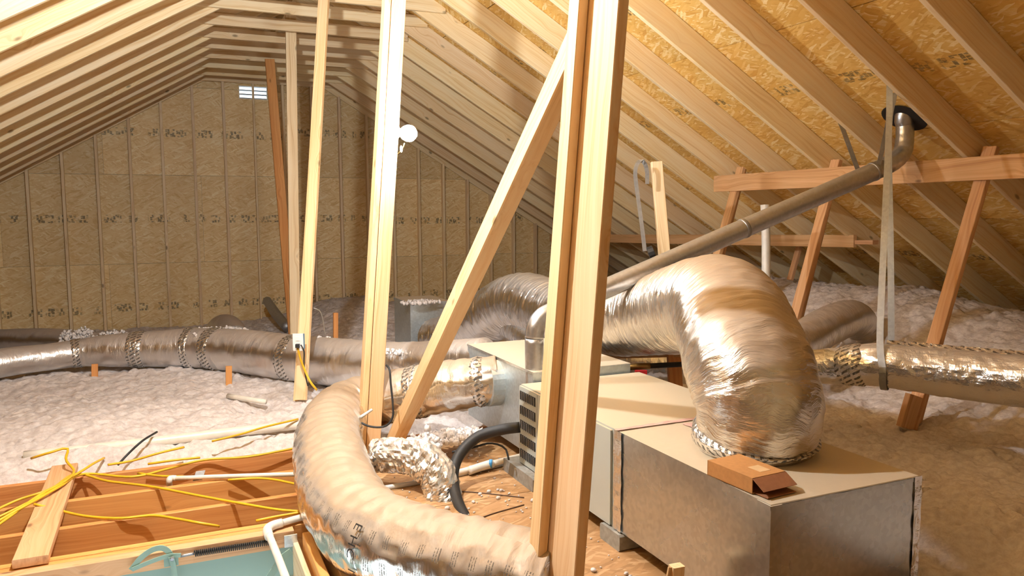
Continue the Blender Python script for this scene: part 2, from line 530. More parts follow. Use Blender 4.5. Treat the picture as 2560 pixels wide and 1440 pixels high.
def frames(c, up=(0, 0, 1)):
    T = np.gradient(c, axis=0)
    T /= np.linalg.norm(T, axis=1)[:, None]
    u = np.asarray(up, float)
    n = u - T[0] * (u @ T[0])
    if np.linalg.norm(n) < 1e-3:
        n = np.array([1.0, 0, 0]) - T[0] * T[0][0]
    n /= np.linalg.norm(n)
    Nn = [n]
    for i in range(1, len(c)):
        n = Nn[-1] - T[i] * (Nn[-1] @ T[i])
        n /= np.linalg.norm(n)
        Nn.append(n)
    Nn = np.asarray(Nn)
    return T, Nn, np.cross(T, Nn)


def vnoise(p, seed=0):
    """vectorised value noise, p (n,3)"""
    rs = np.random.default_rng(seed)
    perm = rs.permutation(256)
    tab = rs.random(256)
    i = np.floor(p).astype(int)
    f = p - i
    f = f * f * (3 - 2 * f)
    out = 0
    for dx in (0, 1):
        for dy in (0, 1):
            for dz in (0, 1):
                h = tab[perm[(perm[(perm[(i[:, 0] + dx) & 255] + i[:, 1] + dy) & 255] + i[:, 2] + dz) & 255]]
                w = (f[:, 0] if dx else 1 - f[:, 0]) * (f[:, 1] if dy else 1 - f[:, 1]) * (f[:, 2] if dz else 1 - f[:, 2])
                out = out + h * w
    return out * 2 - 1


def fbm(p, oct=4, seed=0, gain=0.5):
    a, s, o = 1.0, 1.0, 0
    for k in range(oct):
        o = o + a * vnoise(p * s + 17.3 * k, seed + k)
        a *= gain
        s *= 2.03
    return o


def tube_data(pts, seg=16, step=0.02, rib=None, crumple=0.0, crumple_scale=(10, 10), seed=0, caps=True, squash=None, up=(0, 0, 1)):
    """pts rows: x,y,z,r"""
    c, s = catmull(pts, step)
    T, A, B = frames(c[:, :3], up)
    th = np.linspace(0, 2 * np.pi, seg + 1)
    n = len(c)
    R = np.repeat(c[:, 3][:, None], seg + 1, 1)
    S = np.repeat(s[:, None], seg + 1, 1)
    TH = np.repeat(th[None, :], n, 0)
    q = np.stack([np.cos(TH).ravel() * 1.0, np.sin(TH).ravel() * 1.0, S.ravel()], 1)
    if rib:
        lam, amp = rib
        ph = vnoise(q * np.array([1.3, 1.3, 2.0]), seed + 5).reshape(n, -1) * 2.4
        R = R * (1 + amp * np.sin(2 * np.pi * S / lam + ph) * (0.5 + 0.5 * vnoise(q * np.array([1.0, 1.0, 3.0]) + 9, seed + 9).reshape(n, -1)))
    if crumple:
        k = np.array([crumple_scale[0], crumple_scale[0], crumple_scale[1]])
        ridg = 1 - np.abs(fbm(q * k, 3, seed)).reshape(n, -1) * 1.4
        R = R * (1 + crumple * (ridg - 0.5))
    if squash is not None:
        pass
    R[:, -1] = R[:, 0]
    pos = c[:, None, :3] + R[:, :, None] * (np.cos(TH)[:, :, None] * A[:, None, :] + np.sin(TH)[:, :, None] * B[:, None, :])
    pos = pos.reshape(-1, 3)
    rm = c[:, 3].mean()
    uv = np.stack([TH.ravel() * rm, S.ravel()], 1)
    idx = np.arange(n * (seg + 1)).reshape(n, seg + 1)
    f = np.stack([idx[:-1, :-1], idx[:-1, 1:], idx[1:, 1:], idx[1:, :-1]], -1).reshape(-1, 4).tolist()
    if caps:
        f.append(idx[0, :-1][::-1].tolist())
        f.append(idx[-1, :-1].tolist())
    return pos, f, uv, c, s, (T, A, B)


def tube(name, pts, mat, parent=None, seg=12, step=0.03, origin=None, **kw):
    pos, f, uv, c, s, fr = tube_data(pts, seg, step, **kw)
    o = mesh_obj(name, pos, f, mat, parent, origin=origin, smooth=True, uvs=uv)
    return o


def band(name, src, s0, s1, grow, mat, parent, seg=40, crumple=0.05, seed=3):
    """a wrapped band of tape on a tube centre line src=(c,s)"""
    c, s = src
    ss = np.linspace(s0, s1, max(4, int((s1 - s0) / 0.012)))
    pts = np.stack([np.interp(ss, s, c[:, k]) for k in range(4)], 1)
    e_ = np.clip(np.minimum(ss - s0, s1 - ss) / 0.025, 0, 1)
    pts[:, 3] += grow * e_ - 0.012 * (1 - e_)
    return tube(name, pts, mat, parent, seg=seg, step=0.012, crumple=crumple, crumple_scale=(6, 40), seed=seed, caps=False)


def px_path(rows, r=None):
    """rows (px, py, plane-kw dict, r) -> xyz r"""
    out = []
    for row in rows:
        p = P(row[0], row[1], **row[2])
        out.append((p.x, p.y, p.z, row[3] if len(row) > 3 else r))
    return out


# =================================================================== STRUCTURE
# ---- roof: felt slab, sheets, rafters, ties
def roof_pt(side, s, y, off):
    """s = distance down the slope from the ridge, off = perpendicular distance below deck"""
    x = s / KS
    z = RIDGE_Z - M_ROOF * x
    nx, nz = M_ROOF / KS, 1 / KS
    return Vector((RIDGE_X + side * (x - nx * off), y, z - nz * off))


S_END = 8.9
for side, nm in ((1, 'right'), (-1, 'left')):
    a, b = roof_pt(side, 0, FRONT_Y, -0.02), roof_pt(side, S_END, FRONT_Y, -0.02)
    c_, d_ = roof_pt(side, S_END, GABLE_Y + 0.15, -0.02), roof_pt(side, 0, GABLE_Y + 0.15, -0.02)
    nrm = Vector((side * M_ROOF, 0, 1)).normalized() * 0.02
    roof = prism('ceiling_' + nm, [a, b, c_, d_] if side > 0 else [b, a, d_, c_], nrm, 'felt')
    tag(roof, 'dark roofing felt above the %s roof slope boards' % nm, None, None, 'structure')
    # sheets
    first = 0.31 if side > 0 else 0.6
    rows = [0.02] + [first + 1.2192 * k for k in range(0, 9)]
    sheet_cache = {}
    for r in range(len(rows) - 1):
        s0, s1 = rows[r] + 0.0035, min(rows[r + 1], S_END) - 0.0035
        if s1 - s0 < 0.1:
            continue
        y = FRONT_Y - (1.22 if r % 2 else 0.0)
        while y < GABLE_Y:
            y0, y1 = max(y, FRONT_Y) + 0.002, min(y + 2.4384, GABLE_Y + 0.1) - 0.002
            y += 2.4384
            if y1 - y0 < 0.05:
                continue
            mid = roof_pt(side, (s0 + s1) / 2, (y0 + y1) / 2, 0.0)
            xl = Vector((0, 1, 0))
            zl = Vector((-side * M_ROOF, 0, -1)).normalized()
            yl = zl.cross(xl)
            mw = Matrix(((xl.x, yl.x, zl.x, mid.x), (xl.y, yl.y, zl.y, mid.y), (xl.z, yl.z, zl.z, mid.z), (0, 0, 0, 1)))
            key = (round(y1 - y0, 3), round(s1 - s0, 3))
            if key not in sheet_cache:
                hx, hy = (y1 - y0) / 2, (s1 - s0) / 2
                v = [(x, yy, z) for z in (-0.012, 0.0) for yy in (-hy, hy) for x in (-hx, hx)]
                f = [(0, 2, 3, 1), (4, 5, 7, 6), (0, 1, 5, 4), (2, 6, 7, 3), (0, 4, 6, 2), (1, 3, 7, 5)]
                me = bpy.data.meshes.new('roof_sheet')
                me.from_pydata(v, [], f)
                me.materials.append(MAT['osb'])
                sheet_cache[key] = me
            link(bpy.data.objects.new('roof_sheet', sheet_cache[key]), roof, mw)
    # rafters (2x8) and collar ties
    ys = [RAF_Y0 + RAF_SP * k for k in range(-11, 12)] + [GABLE_Y - 0.06]
    for y in ys:
        beam('rafter', roof_pt(side, 0.03, y + 0.019, 0.093), roof_pt(side, S_END - 0.1, y + 0.019, 0.093), 0.184, 0.038, (0, 0, 1), 'rafter', roof)
ceil_r = bpy.data.objects['ceiling_right']
for k in range(-11, 13):
    y = RAF_Y0 + RAF_SP * k if k < 12 else GABLE_Y - 0.06
    dz = random.uniform(-0.012, 0.012)
    e0, e1 = random.uniform(-0.04, 0.06), random.uniform(-0.05, 0.08)
    beam('collar_tie', (0.16 + e0, y - 0.021, 3.43 + dz), (2.36 + e1, y - 0.021, 3.43 + dz), 0.112, 0.038, (0, 0, 1), 'rafter', ceil_r)
beam('ridge_board', (RIDGE_X, FRONT_Y, RIDGE_Z - 0.16), (RIDGE_X, GABLE_Y, RIDGE_Z - 0.16), 0.235, 0.038, (0, 0, 1), 'rafter', ceil_r)

# ---- gable wall: sheets with a vent hole, studs
wall = prism('wall_back', [(-6.6, GABLE_Y + 0.06, -0.3), (9.2, GABLE_Y + 0.06, -0.3), (RIDGE_X, GABLE_Y + 0.06, RIDGE_Z + 0.2)], (0, 0.01, 0), 'felt',
             holes=[[(0.93, GABLE_Y + 0.06, 3.15), (1.36, GABLE_Y + 0.06, 3.15), (1.36, GABLE_Y + 0.06, 3.36), (0.93, GABLE_Y + 0.06, 3.36)]])
tag(wall, 'house wrap behind the gable boards', None, None, 'structure')
VENT = (0.945, 1.335, 3.165, 3.352)
zs = [-0.30, 0.846, 2.066, 3.286, 4.4]
for r in range(4):
    z0, z1 = zs[r] + 0.0015, zs[r + 1] - 0.0015
    x = -6.6 - (1.22 if r % 2 else 0) + 0.90
    while x < 9.2:
        x0, x1 = x + 0.001, x + 2.4384 - 0.001
        x += 2.4384
        # local frame: x right, y up, centred on the full-size sheet
        poly = [(x0, z0), (x1, z0), (x1, z1), (x0, z1)]
        poly = clip(poly, M_ROOF, 1, H_R - 0.01)
        if poly:
            poly = clip(poly, -M_ROOF, 1, H_R - 0.01 - 2 * M_ROOF * RIDGE_X)
        if len(poly) < 3:
            continue
        zc = (zs[r] + zs[r + 1]) / 2 if r in (1, 2) else (0.236 if r == 0 else 3.896)
        xc = (x0 + x1) / 2
        holes = []
        if x0 < VENT[0] and x1 > VENT[1]:
            v0, v1 = max(VENT[2], z0), min(VENT[3], z1)
            if v1 - v0 > 0.02:
                # carve the vent out of the sheet edge
                if r == 2:
                    poly = [(x0, z0), (x1, z0), (x1, z1), (VENT[1], z1), (VENT[1], v0), (VENT[0], v0), (VENT[0], z1), (x0, z1)]
                    poly = [p for p in poly if p[1] <= H_R - M_ROOF * p[0] - 0.005]
                if r == 3:
                    q = [(VENT[0], z0), (VENT[0], v1), (VENT[1], v1), (VENT[1], z0)]
                    k = max(range(len(poly)), key=lambda i: (abs(poly[i][1] - z0) < 1e-6, -poly[i][0]))
                    poly = poly[k:] + poly[:k]
                    poly = [poly[0]] + q + poly[1:]
        mw = Matrix(((1, 0, 0, xc), (0, 0, -1, GABLE_Y), (0, 1, 0, zc), (0, 0, 0, 1)))
        prism('wall_sheet', [(p[0] - xc, p[1] - zc, 0) for p in poly], (0, 0, -0.012), 'osb_wall', wall, mw=mw)
for i in range(-12, 27):
    xs = -1.7114 + 0.4064 * i
    zt = min(H_R - M_ROOF * xs, H_R - M_ROOF * (2 * RIDGE_X - xs)) - 0.20
    if zt < 0.1:
        continue
    if VENT[0] + 0.05 < xs < VENT[1] - 0.05:
        beam('stud', (xs, GABLE_Y - 0.045, -0.2), (xs, GABLE_Y - 0.045, zt), 0.089, 0.026, (0, 1, 0), 'stud', wall)
    else:
        beam('stud', (xs, GABLE_Y - 0.045, -0.2), (xs, GABLE_Y - 0.045, zt), 0.089, 0.036, (0, 1, 0), 'stud', wall)
wallf = prism('wall_front', [(9.2, FRONT_Y, -0.3), (-6.6, FRONT_Y, -0.3), (RIDGE_X, FRONT_Y, RIDGE_Z + 0.2)], (0, -0.02, 0), 'osb_wall')
tag(wallf, 'bare board gable wall behind the viewer', None, None, 'structure')

# ---- floor: ceiling boards below the joists, with the hatch opening
HX0, HX1, HY0, HY1 = -1.0, 0.46, 2.05, 3.70
floor = prism('floor', [(-6.4, FRONT_Y, -0.25), (9.0, FRONT_Y, -0.25), (9.0, GABLE_Y + 0.1, -0.25), (-6.4, GABLE_Y + 0.1, -0.25)], (0, 0, 0.012), 'drywall',
              holes=[[(HX0, HY0, -0.25), (HX1, HY0, -0.25), (HX1, HY1, -0.25), (HX0, HY1, -0.25)]])
tag(floor, 'ceiling board seen between the open floor joists', None, None, 'structure')
for y in (3.815, 4.185, 4.585, 4.99, 5.4):
    beam('joist', (-5.2, y, -0.119), (8.0, y, -0.119), 0.236, 0.038, (0, 0, 1), 'joist', floor)
beam('joist', (-5.2, 3.775, -0.122), (8.0, 3.775, -0.122), 0.236, 0.038, (0, 0, 1), 'joist', floor)
for y in (0.6, 1.0, 1.4, 1.8, 2.2, 2.6, 3.0, 3.4):
    beam('joist', (0.62, y, -0.119), (8.0, y, -0.119), 0.236, 0.038, (0, 0, 1), 'joist', floor)
# deck sheets under the equipment
for (x0, x1, y0, y1) in ((0.98, 2.60, 0.6, 2.42), (1.02, 2.60, 2.425, 3.64), (0.86, 2.60, 3.645, 4.86), (2.604, 2.95, 0.6, 4.86)):
    xc, yc = (x0 + x1) / 2, (y0 + y1) / 2
    v = [(x - xc, y - yc, z) for z in (0.0, 0.018) for y in (y0, y1) for x in (x0, x1)]
    f = [(0, 2, 3, 1), (4, 5, 7, 6), (0, 1, 5, 4), (2, 6, 7, 3), (0, 4, 6, 2), (1, 3, 7, 5)]
    mesh_obj('deck_sheet', v, f, 'deck', floor, mw=Matrix.Translation((xc, yc, 0.001)))

# ---- hatch frame and the room below it
fr = thing('attic_ladder', (0, 3.7, -0.25), 'ladder hatch at the lower left with wood frame, spring and green arms', 'hatch')
beam('frame_board', (-1.2, 3.728, -0.045), (0.47, 3.728, -0.045), 0.08, 0.056, (0, 0, 1), 'purlin', fr)
beam('frame_board', (0.475, 2.05, -0.155), (0.475, 3.74, -0.155), 0.19, 0.024, (0, 0, 1), 'stud', fr)
roomw = box('wall_below', (-1.2, 3.715, -2.8), (0.47, 3.753, -0.086), 'room_green')
tag(roomw, 'pale green wall of the room below the hatch', None, None, 'structure')
roomf = box('floor_below', (-2.6, 0.3, -2.86), (1.8, 3.72, -2.80), 'drywall')
tag(roomf, 'floor of the room below the hatch', None, None, 'structure')
rl = thing('ceiling_lamp', (-0.9, 1.6, -0.26), 'added unseen lamp that lights the green wall below the hatch', 'lamp')  # added lamp, out of view, brightens the green wall under the hatch


def ball(c, rx, ry, rz, nu=12, nv=8):
    v, f = [], []
    for j in range(nv + 1):
        a = math.pi * j / nv
        for i in range(nu):
            b = 2 * math.pi * i / nu
            v.append((c[0] + rx * math.sin(a) * math.cos(b), c[1] + ry * math.sin(a) * math.sin(b), c[2] + rz * math.cos(a)))
    for j in range(nv):
        for i in range(nu):
            f.append((j * nu + i, (j + 1) * nu + i, (j + 1) * nu + (i + 1) % nu, j * nu + (i + 1) % nu))
    return v, f


def lathe(profile, base, axis, seg=20):
    """profile rows (r, h) along axis from base"""
    ax = Vector(axis).normalized()
    t1 = ax.orthogonal().normalized()
    t2 = ax.cross(t1)
    base = Vector(base)
    v, f = [], []
    for r, h in profile:
        for i in range(seg):
            a = 2 * math.pi * i / seg
            v.append(base + ax * h + (t1 * math.cos(a) + t2 * math.sin(a)) * max(r, 1e-4))
    for j in range(len(profile) - 1):
        for i in range(seg):
            f.append((j * seg + i, j * seg + (i + 1) % seg, (j + 1) * seg + (i + 1) % seg, (j + 1) * seg + i))
    f.append(tuple(range(seg - 1, -1, -1)))
    f.append(tuple(range((len(profile) - 1) * seg, len(profile) * seg)))
    return v, f


BULB = [(0.013, 0.0), (0.014, 0.02), (0.020, 0.035), (0.029, 0.052), (0.033, 0.068), (0.032, 0.082), (0.024, 0.096), (0.010, 0.104), (0.001, 0.106)]
BULB_AREA = 0.0165


def make_lamp(name, base, axis, power, label, color, boxmat, scale=1.0, box_dir=None):
    root = thing(name, base, label, 'lamp')
    ax = Vector(axis).normalized()
    base = Vector(base)
    v, f = lathe([(0.055, -0.05), (0.055, -0.004), (0.050, 0.0)], base, ax, 20)
    mesh_obj('junction_box', v, f, boxmat, root)
    v, f = lathe([(0.052, 0.0), (0.050, 0.008), (0.030, 0.016), (0.021, 0.030), (0.021, 0.046), (0.016, 0.048)], base, ax, 20)
    mesh_obj('lamp_holder', v, f, 'porcelain', root, smooth=True)
    v, f = lathe([(r * scale, h * scale) for r, h in BULB], base + ax * 0.047, ax, 24)
    mesh_obj('bulb', v, f, emit(name + '_glow', color, power / (math.pi * BULB_AREA * scale * scale)), root, smooth=True)
    return root


# =================================================================== LAMPS
v, f = lathe([(0.10, 0.0), (0.10, 0.02), (0.085, 0.05), (0.05, 0.075), (0.001, 0.082)], (-0.9, 1.6, -0.262), (0, 0, -1), 24)
mesh_obj('fill_globe', v, f, emit('room_fill_glow', (1, 0.96, 0.9), ROOM_FILL_POWER / (math.pi * 0.06)), rl, smooth=True)
v, f = lathe([(0.115, 0.0), (0.115, 0.012), (0.11, 0.014)], (-0.9, 1.6, -0.252), (0, 0, -1), 24)
mesh_obj('fill_base', v, f, 'white', rl)

adir = Vector((-0.975, 0.16, 0.04)).normalized()  # aimed so the unseen junction box blocks light towards the near right
abase = Vector((0.20, 3.40, 2.80)) - adir * 0.115
la = make_lamp('bulb_lamp', abase, adir, LAMP_POWER, 'bare bulb above the ladder hatch, on a block below a collar tie', (0.92, 0.965, 1.0), 'blue')
beam('mounting_block', abase - adir * 0.071 + Vector((0, 0, -0.08)), abase - adir * 0.071 + Vector((0, 0, 0.60)), 0.089, 0.038, (0.16, 0.975, 0), 'stud', la)
bl = make_lamp('bulb_lamp', P(984, 330, D=4.88), P(1040, 335, D=4.72) - P(984, 330, D=4.88), SIDE_POWER, 'glowing bare bulb beside the middle ridge post, with pull chain', (0.94, 0.97, 1.0), 'blue', 1.55)
tube('pull_chain', px_path([(1011, 358, {'D': 4.8}), (1006, 372, {'D': 4.8}), (996, 384, {'D': 4.8}), (985, 392, {'D': 4.82})], 0.003), 'brass', bl, seg=6, step=0.02)
v, f = ball(P(1003, 373, D=4.79), 0.009, 0.006, 0.022)
mesh_obj('chain_tag', v, f, 'white', bl, smooth=True)

# =================================================================== POSTS
pt = thing('ridge_post', (1.13, 2.3, 0.02), 'large doubled post nearest the viewer, right of the diagonal brace', 'post')
lean = Vector((0.151 / 1.835, 0, 1))


def on_post(x, y, z0, z1):
    return Vector((x, y, z0)) + lean * 0, Vector((x, y, z0)) + lean * (z1 - z0)


zb, ztop = 0.02, 3.66
x0 = 1.144 - (0.33 - zb) * 0.0823
p0, p1 = on_post(x0 + 0.019, 2.12 + 0.125, zb, ztop)
wb = beam('wide_board', p0, p1, 0.25, 0.038, (0, 1, 0), 'post', pt)
p0, p1 = on_post(x0 - 0.0195, 2.37 - 0.02, zb, ztop - 0.05)
beam('side_board', p0, p1, 0.076, 0.036, (0, 1, 0), 'post', pt)

pt = thing('ridge_post', (1.12, 4.75, 0.0), 'overexposed doubled post in the middle, beside the glowing bulb', 'post')
beam('wide_board', (1.103, 4.75, 0.0), (1.103 + 0.0805 * 3.6, 4.75, 3.6), 0.089, 0.038, (1, 0, 0), 'post', pt)
beam('side_board', (1.036, 4.775, 0.02), (1.036 + 0.0805 * 3.58, 4.775, 3.6), 0.089, 0.038, (0, 1, 0), 'post', pt)

pt = thing('ridge_post', (0.85, 6.1, 0.0), 'slim leaning post carrying the white outlet', 'post')
beam('wide_board', P(752, 1000, Y=6.0), P(812, -40, Y=6.75), 0.089, 0.038, (1, -0.75, 0), 'post', pt)
beam('side_board', P(741, 1003, Y=6.06), P(803, 60, Y=6.8), 0.045, 0.036, (1, -0.4, 0), 'post', pt)
pt = thing('ridge_post', (1.13, 8.4, 0.2), 'pale speckled post between the outlet post and the thin brown post', 'post')
beam('board', P(738, 845, Y=8.4), P(726, 5, Y=8.4), 0.105, 0.038, (1, 0, 0), 'stud', pt)
pt = thing('ridge_post', (1.33, 9.9, 0.05), 'thin brown post farthest back, crossing the gable vent edge', 'post')
beam('board', P(733, 845, Y=9.9), P(674, 148, Y=9.9), 0.11, 0.038, (1, 0, 0), 'joist', pt)
pt = thing('diagonal_brace', (1.2, 4.6, 0.06), 'square diagonal brace slanting up from floor to the nearest post', 'brace')
beam('board', (1.245, 4.80, 0.0), (1.388, 2.40, 2.24), 0.098, 0.080, (0, 1, 1), 'post', pt, 0.006)

# outlet on the leaning post
oc = P(748, 854, Y=5.93)
ot = thing('wall_outlet', oc, 'white electrical outlet with a plug, screwed to the leaning post', 'outlet')
ex_, ez_ = Vector((0.92, -0.38, 0)), Vector((0, 0, 1))
ey_ = Vector((-0.38, -0.92, 0))


def obox(name, c, hx, hy, hz, mat, parent):
    beam(name, Vector(c) - ex_ * hx, Vector(c) + ex_ * hx, 2 * hz, 2 * hy, (0, 0, 1), mat, parent, 0.004)


obox('cover_plate', oc + ey_ * 0.03, 0.039, 0.006, 0.066, 'white', ot)
obox('outlet_box', oc - ey_ * 0.002, 0.034, 0.028, 0.058, 'blue', ot)
obox('receptacle', oc + ey_ * 0.037 + ez_ * 0.028, 0.017, 0.003, 0.016, 'white', ot)
obox('plug', oc + ey_ * 0.05 - ez_ * 0.024, 0.014, 0.016, 0.014, 'black', ot)
tube('outlet_cable', px_path([(744, 868, {'Y': 5.9}), (752, 900, {'Y': 5.9}), (764, 930, {'Y': 5.9}), (776, 955, {'Y': 5.85}), (792, 975, {'Y': 5.85})], 0.0085), 'yellow', ot, seg=8)
tube('plug_cord', px_path([(752, 862, {'Y': 5.86}), (760, 878, {'Y': 5.86}), (760, 905, {'Y': 5.9}), (763, 935, {'Y': 5.92}), (770, 965, {'Y': 5.92})], 0.005), 'black', ot, seg=8)

# =================================================================== PURLINS AND STRUTS ON THE RIGHT
pu = thing('purlin_rail', (4.72, 3.6, 1.70), 'long horizontal rail under the right rafters, crossed by the vent pipe', 'rail')
beam('board', (4.715, 5.96, 1.775), (4.715, 1.2, 1.775), 0.150, 0.038, (0, 0, 1), 'purlin', pu)
pu = thing('purlin_rail', (5.75, 8, 1.10), 'low rear rail behind the vent pipe and the white standpipe', 'rail')
beam('board', (5.84, 11.7, 1.10), (5.70, 5.2, 1.24), 0.115, 0.038, (0, 0, 1), 'purlin', pu)
beam('ledger', (5.87, 11.7, 1.06), (5.73, 5.0, 1.235), 0.038, 0.07, (0, 0, 1), 'purlin', pu)


def strut(top, bot, label, split=0.0, block=None):
    t, b = Vector(top), Vector(bot)
    r = thing('rafter_strut', b, label, 'strut', 'struts under the long rail')
    beam('front_board', b, t, 0.089, 0.038, (0, 1, 0), 'purlin', r)
    beam('side_board', b + Vector((0.06, 0.05, -0.14)), t + Vector((0.05, 0.05, 0)), 0.038, 0.085, (0, 1, 0), 'purlin', r)
    return r


s1 = strut((4.815, 3.34, 1.91), (4.21, 3.36, 0.14), 'tall leaning strut at the right, rising past the hanging silver duct')
beam('foot_block', (4.13, 3.33, 0.16), (4.20, 3.33, 0.36), 0.12, 0.04, (1, 0, 0), 'purlin', s1)
strut((4.815, 4.60, 1.91), (4.25, 4.60, 0.10), 'leaning strut between the big duct bend and the hanging straps')
strut((4.80, 5.70, 1.915), (4.22, 5.70, 0.10), 'short-looking strut at the left end of the long rail')
pu = thing('rafter_strut', (5.4, 6.2, 0.3), 'thin strut in the shade below the low rear rail', 'strut', 'struts under the long rail')
beam('board', P(1975, 700, Y=6.1), P(2003, 600, Y=6.1), 0.06, 0.038, (0, 1, 0), 'purlin', pu)
pu = thing('loose_stud', (3.42, 5.1, 0.6), 'pale free-standing stud with a hooked strap, behind the big duct', 'stud')
beam('board', P(1668, 720, D=5.9), P(1641, 405, D=5.95), 0.086, 0.045, (1, -0.35, 0), 'stud', pu)
pu = thing('short_stud', (4.6, 5.0, 0.2), 'short stub of wood below the big duct, behind the cabinet', 'stud')
beam('board', P(1690, 1000, D=5.0), P(1684, 872, D=5.0), 0.089, 0.038, (1, -0.3, 0), 'joist', pu)
pu = thing('support_plank', (3, 5.2, 0.6), 'plank carrying the big duct behind the nearest post', 'plank')
beam('board', P(1508, 886, D=5.3), P(1705, 880, D=5.0), 0.05, 0.10, (0, 0, 1), 'purlin', pu)

# =================================================================== FURNACE CABINET AND PLENUMS
AX0, AX1, AZ0, AZ1 = 1.748, 2.44, 0.095, 0.548
ah = thing('furnace_cabinet', (2.1, 3.4, 0.09), 'grey enamelled furnace cabinet with dusty top and louvred side', 'furnace')
box('cabinet_body', (AX0 + 0.012, 2.885, AZ0), (AX1 + 0.1, 3.90, AZ1), 'cabinet', ah, ch=0.006)
box('door_panel', (AX0, 2.905, AZ0 + 0.006), (AX0 + 0.011, 3.66, AZ1 - 0.008), 'cabinet', ah, ch=0.003)
lp = box('louvre_panel', (AX0, 3.665, AZ0 + 0.006), (AX0 + 0.011, 3.898, AZ1 - 0.008), 'cabinet', ah, ch=0.003)
for k in range(5):
    z = AZ1 - 0.055 - 0.083 * k
    box('louvre_slot', (AX0 - 0.002, 3.685, z - 0.027), (AX0 + 0.0005, 3.885, z + 0.022), 'dark', lp)  # solid dark plate, its colour stands in for shade inside the slot
    for j in range(9):
        y = 3.695 + 0.0225 * j
        box('louvre_fin', (AX0 - 0.005, y, z - 0.026), (AX0 - 0.002, y + 0.006, z + 0.021), 'pipe_steel', lp)
box('end_flange', (AX0 + 0.012, 2.872, AZ0), (AX1 + 0.09, 2.886, AZ1 - 0.004), 'cabinet', ah)

rp = thing('return_plenum', (2.1, 2.35, 0.09), 'galvanised steel plenum box in front, carrying the big flexible duct', 'plenum')
box('plenum_body', (AX0 + 0.006, 1.90, 0.10), (AX1, 2.868, AZ1), 'galv', rp, ch=0.003)
box('corner_flange', (AX0 + 0.002, 1.896, 0.10), (AX0 + 0.05, 1.90, AZ1 - 0.003), 'galv', rp)
box('corner_flange', (AX0 + 0.003, 1.90, 0.10), (AX0 + 0.006, 1.965, AZ1 - 0.003), 'galv', rp)
# crumpled foil tape along seams
def tape_strip(name, a, b, w, nrm, mat, parent, seed=1, amp=0.006, n=26, m=6):
    a, b, nrm = Vector(a), Vector(b), Vector(nrm).normalized()
    d = (b - a)
    wd = nrm.cross(d.normalized())
    v, uv = [], []
    for i in range(n):
        for j in range(m):
            u = i / (n - 1)
            ww = (j / (m - 1) - 0.5) * w * (1 + 0.25 * mnoise.noise((u * 9, seed, 0)))
            h = 0.0015 + amp * (0.5 + 0.5 * mnoise.noise((u * d.length * 30, ww * 60, seed * 3.1)))
            v.append(a + d * u + wd * ww + nrm * h)
            uv.append((ww + 0.2, u * d.length))
    f = [(i * m + j, i * m + j + 1, (i + 1) * m + j + 1, (i + 1) * m + j) for i in range(n - 1) for j in range(m - 1)]
    return mesh_obj(name, v, f, mat, parent, smooth=False, uvs=uv)


tape_strip('foil_tape', (AX0 + 0.004, 2.845, 0.10), (AX0 + 0.004, 2.845, AZ1 + 0.002), 0.065, (-1, 0, 0), 'foil_crumple', rp, 2)
tape_strip('seam_tape', (AX0, 2.86, AZ1), (AX1 + 0.02, 2.875, AZ1), 0.03, (0, 0, 1), 'pinkfoam', rp, 3, 0.008)
tape_strip('pink_patch', (2.08, 2.76, AZ1), (2.42, 2.80, AZ1), 0.12, (0, 0, 1), 'pinkfoam', rp, 5, 0.004)
tape_strip('foil_tape', (AX1 - 0.006, 1.90, 0.10), (AX1 - 0.006, 1.90, AZ1), 0.035, (0, -1, 0), 'foil_crumple', rp, 4)
tape_strip('foil_tape', (AX1 - 0.03, 1.899, AZ1 - 0.01), (AX0, 1.899, AZ1 - 0.01), 0.014, (0, -1, 0), 'galv', rp, 6, 0.001)

pad = thing('equipment_pad', (1.85, 2.9, 0.019), 'grey block under the near end of the furnace cabinet', 'pad', 'pads under the furnace')
box('block', (1.735, 2.80, 0.019), (2.0, 2.97, 0.094), 'concrete', pad, ch=0.008)
pad = thing('equipment_pad', (1.85, 3.8, 0.019), 'grey block under the far louvred end of the furnace cabinet', 'pad', 'pads under the furnace')
box('block', (1.70, 3.62, 0.019), (2.0, 4.02, 0.094), 'concrete', pad, ch=0.008)

sp_ = thing('supply_plenum', (2.1, 4.4, 0.02), 'galvanised supply plenum behind the louvred furnace end, with duct collar', 'plenum')
box('plenum_body', (1.85, 3.93, 0.10), (2.5, 5.0, 0.60), 'galv_blue', sp_, ch=0.003)
v, f = lathe([(0.147, 0.0), (0.147, 0.09), (0.142, 0.09)], (1.86, 4.47, 0.435), (-1, 0, 0), 28)
mesh_obj('duct_collar', v, f, 'galv_blue', sp_, smooth=False)
box('top_lip', (1.845, 3.93, 0.588), (1.85, 5.0, 0.602), 'galv', sp_)

# =================================================================== DUCTS
def duct(name, rows, mat, label, seg=56, step=0.02, rib=None, crumple=0.0, cs=(3, 8), seed=0, bands=(), world=None, grow=0.006):
    pts = world if world is not None else px_path(rows)
    pos, f, uv, c, s, fr = tube_data(pts, seg, step, rib=rib, crumple=crumple, crumple_scale=cs, seed=seed)
    lo = c[np.argmin(c[:, 2] - c[:, 3])]
    root = thing(name, (lo[0], lo[1], lo[2] - lo[3]), label, 'duct')
    mesh_obj('jacket', pos, f, mat, root, smooth=(mat != 'foil_crumple'), uvs=uv)
    L = s[-1]
    for k, bd in enumerate(bands):
        a, b = bd
        band('tape_band', (c, s), a * L, min(L, a * L + b), grow, 'tape', root, seg=seg, crumple=0.045, seed=seed + k)
    return root, c, s, fr


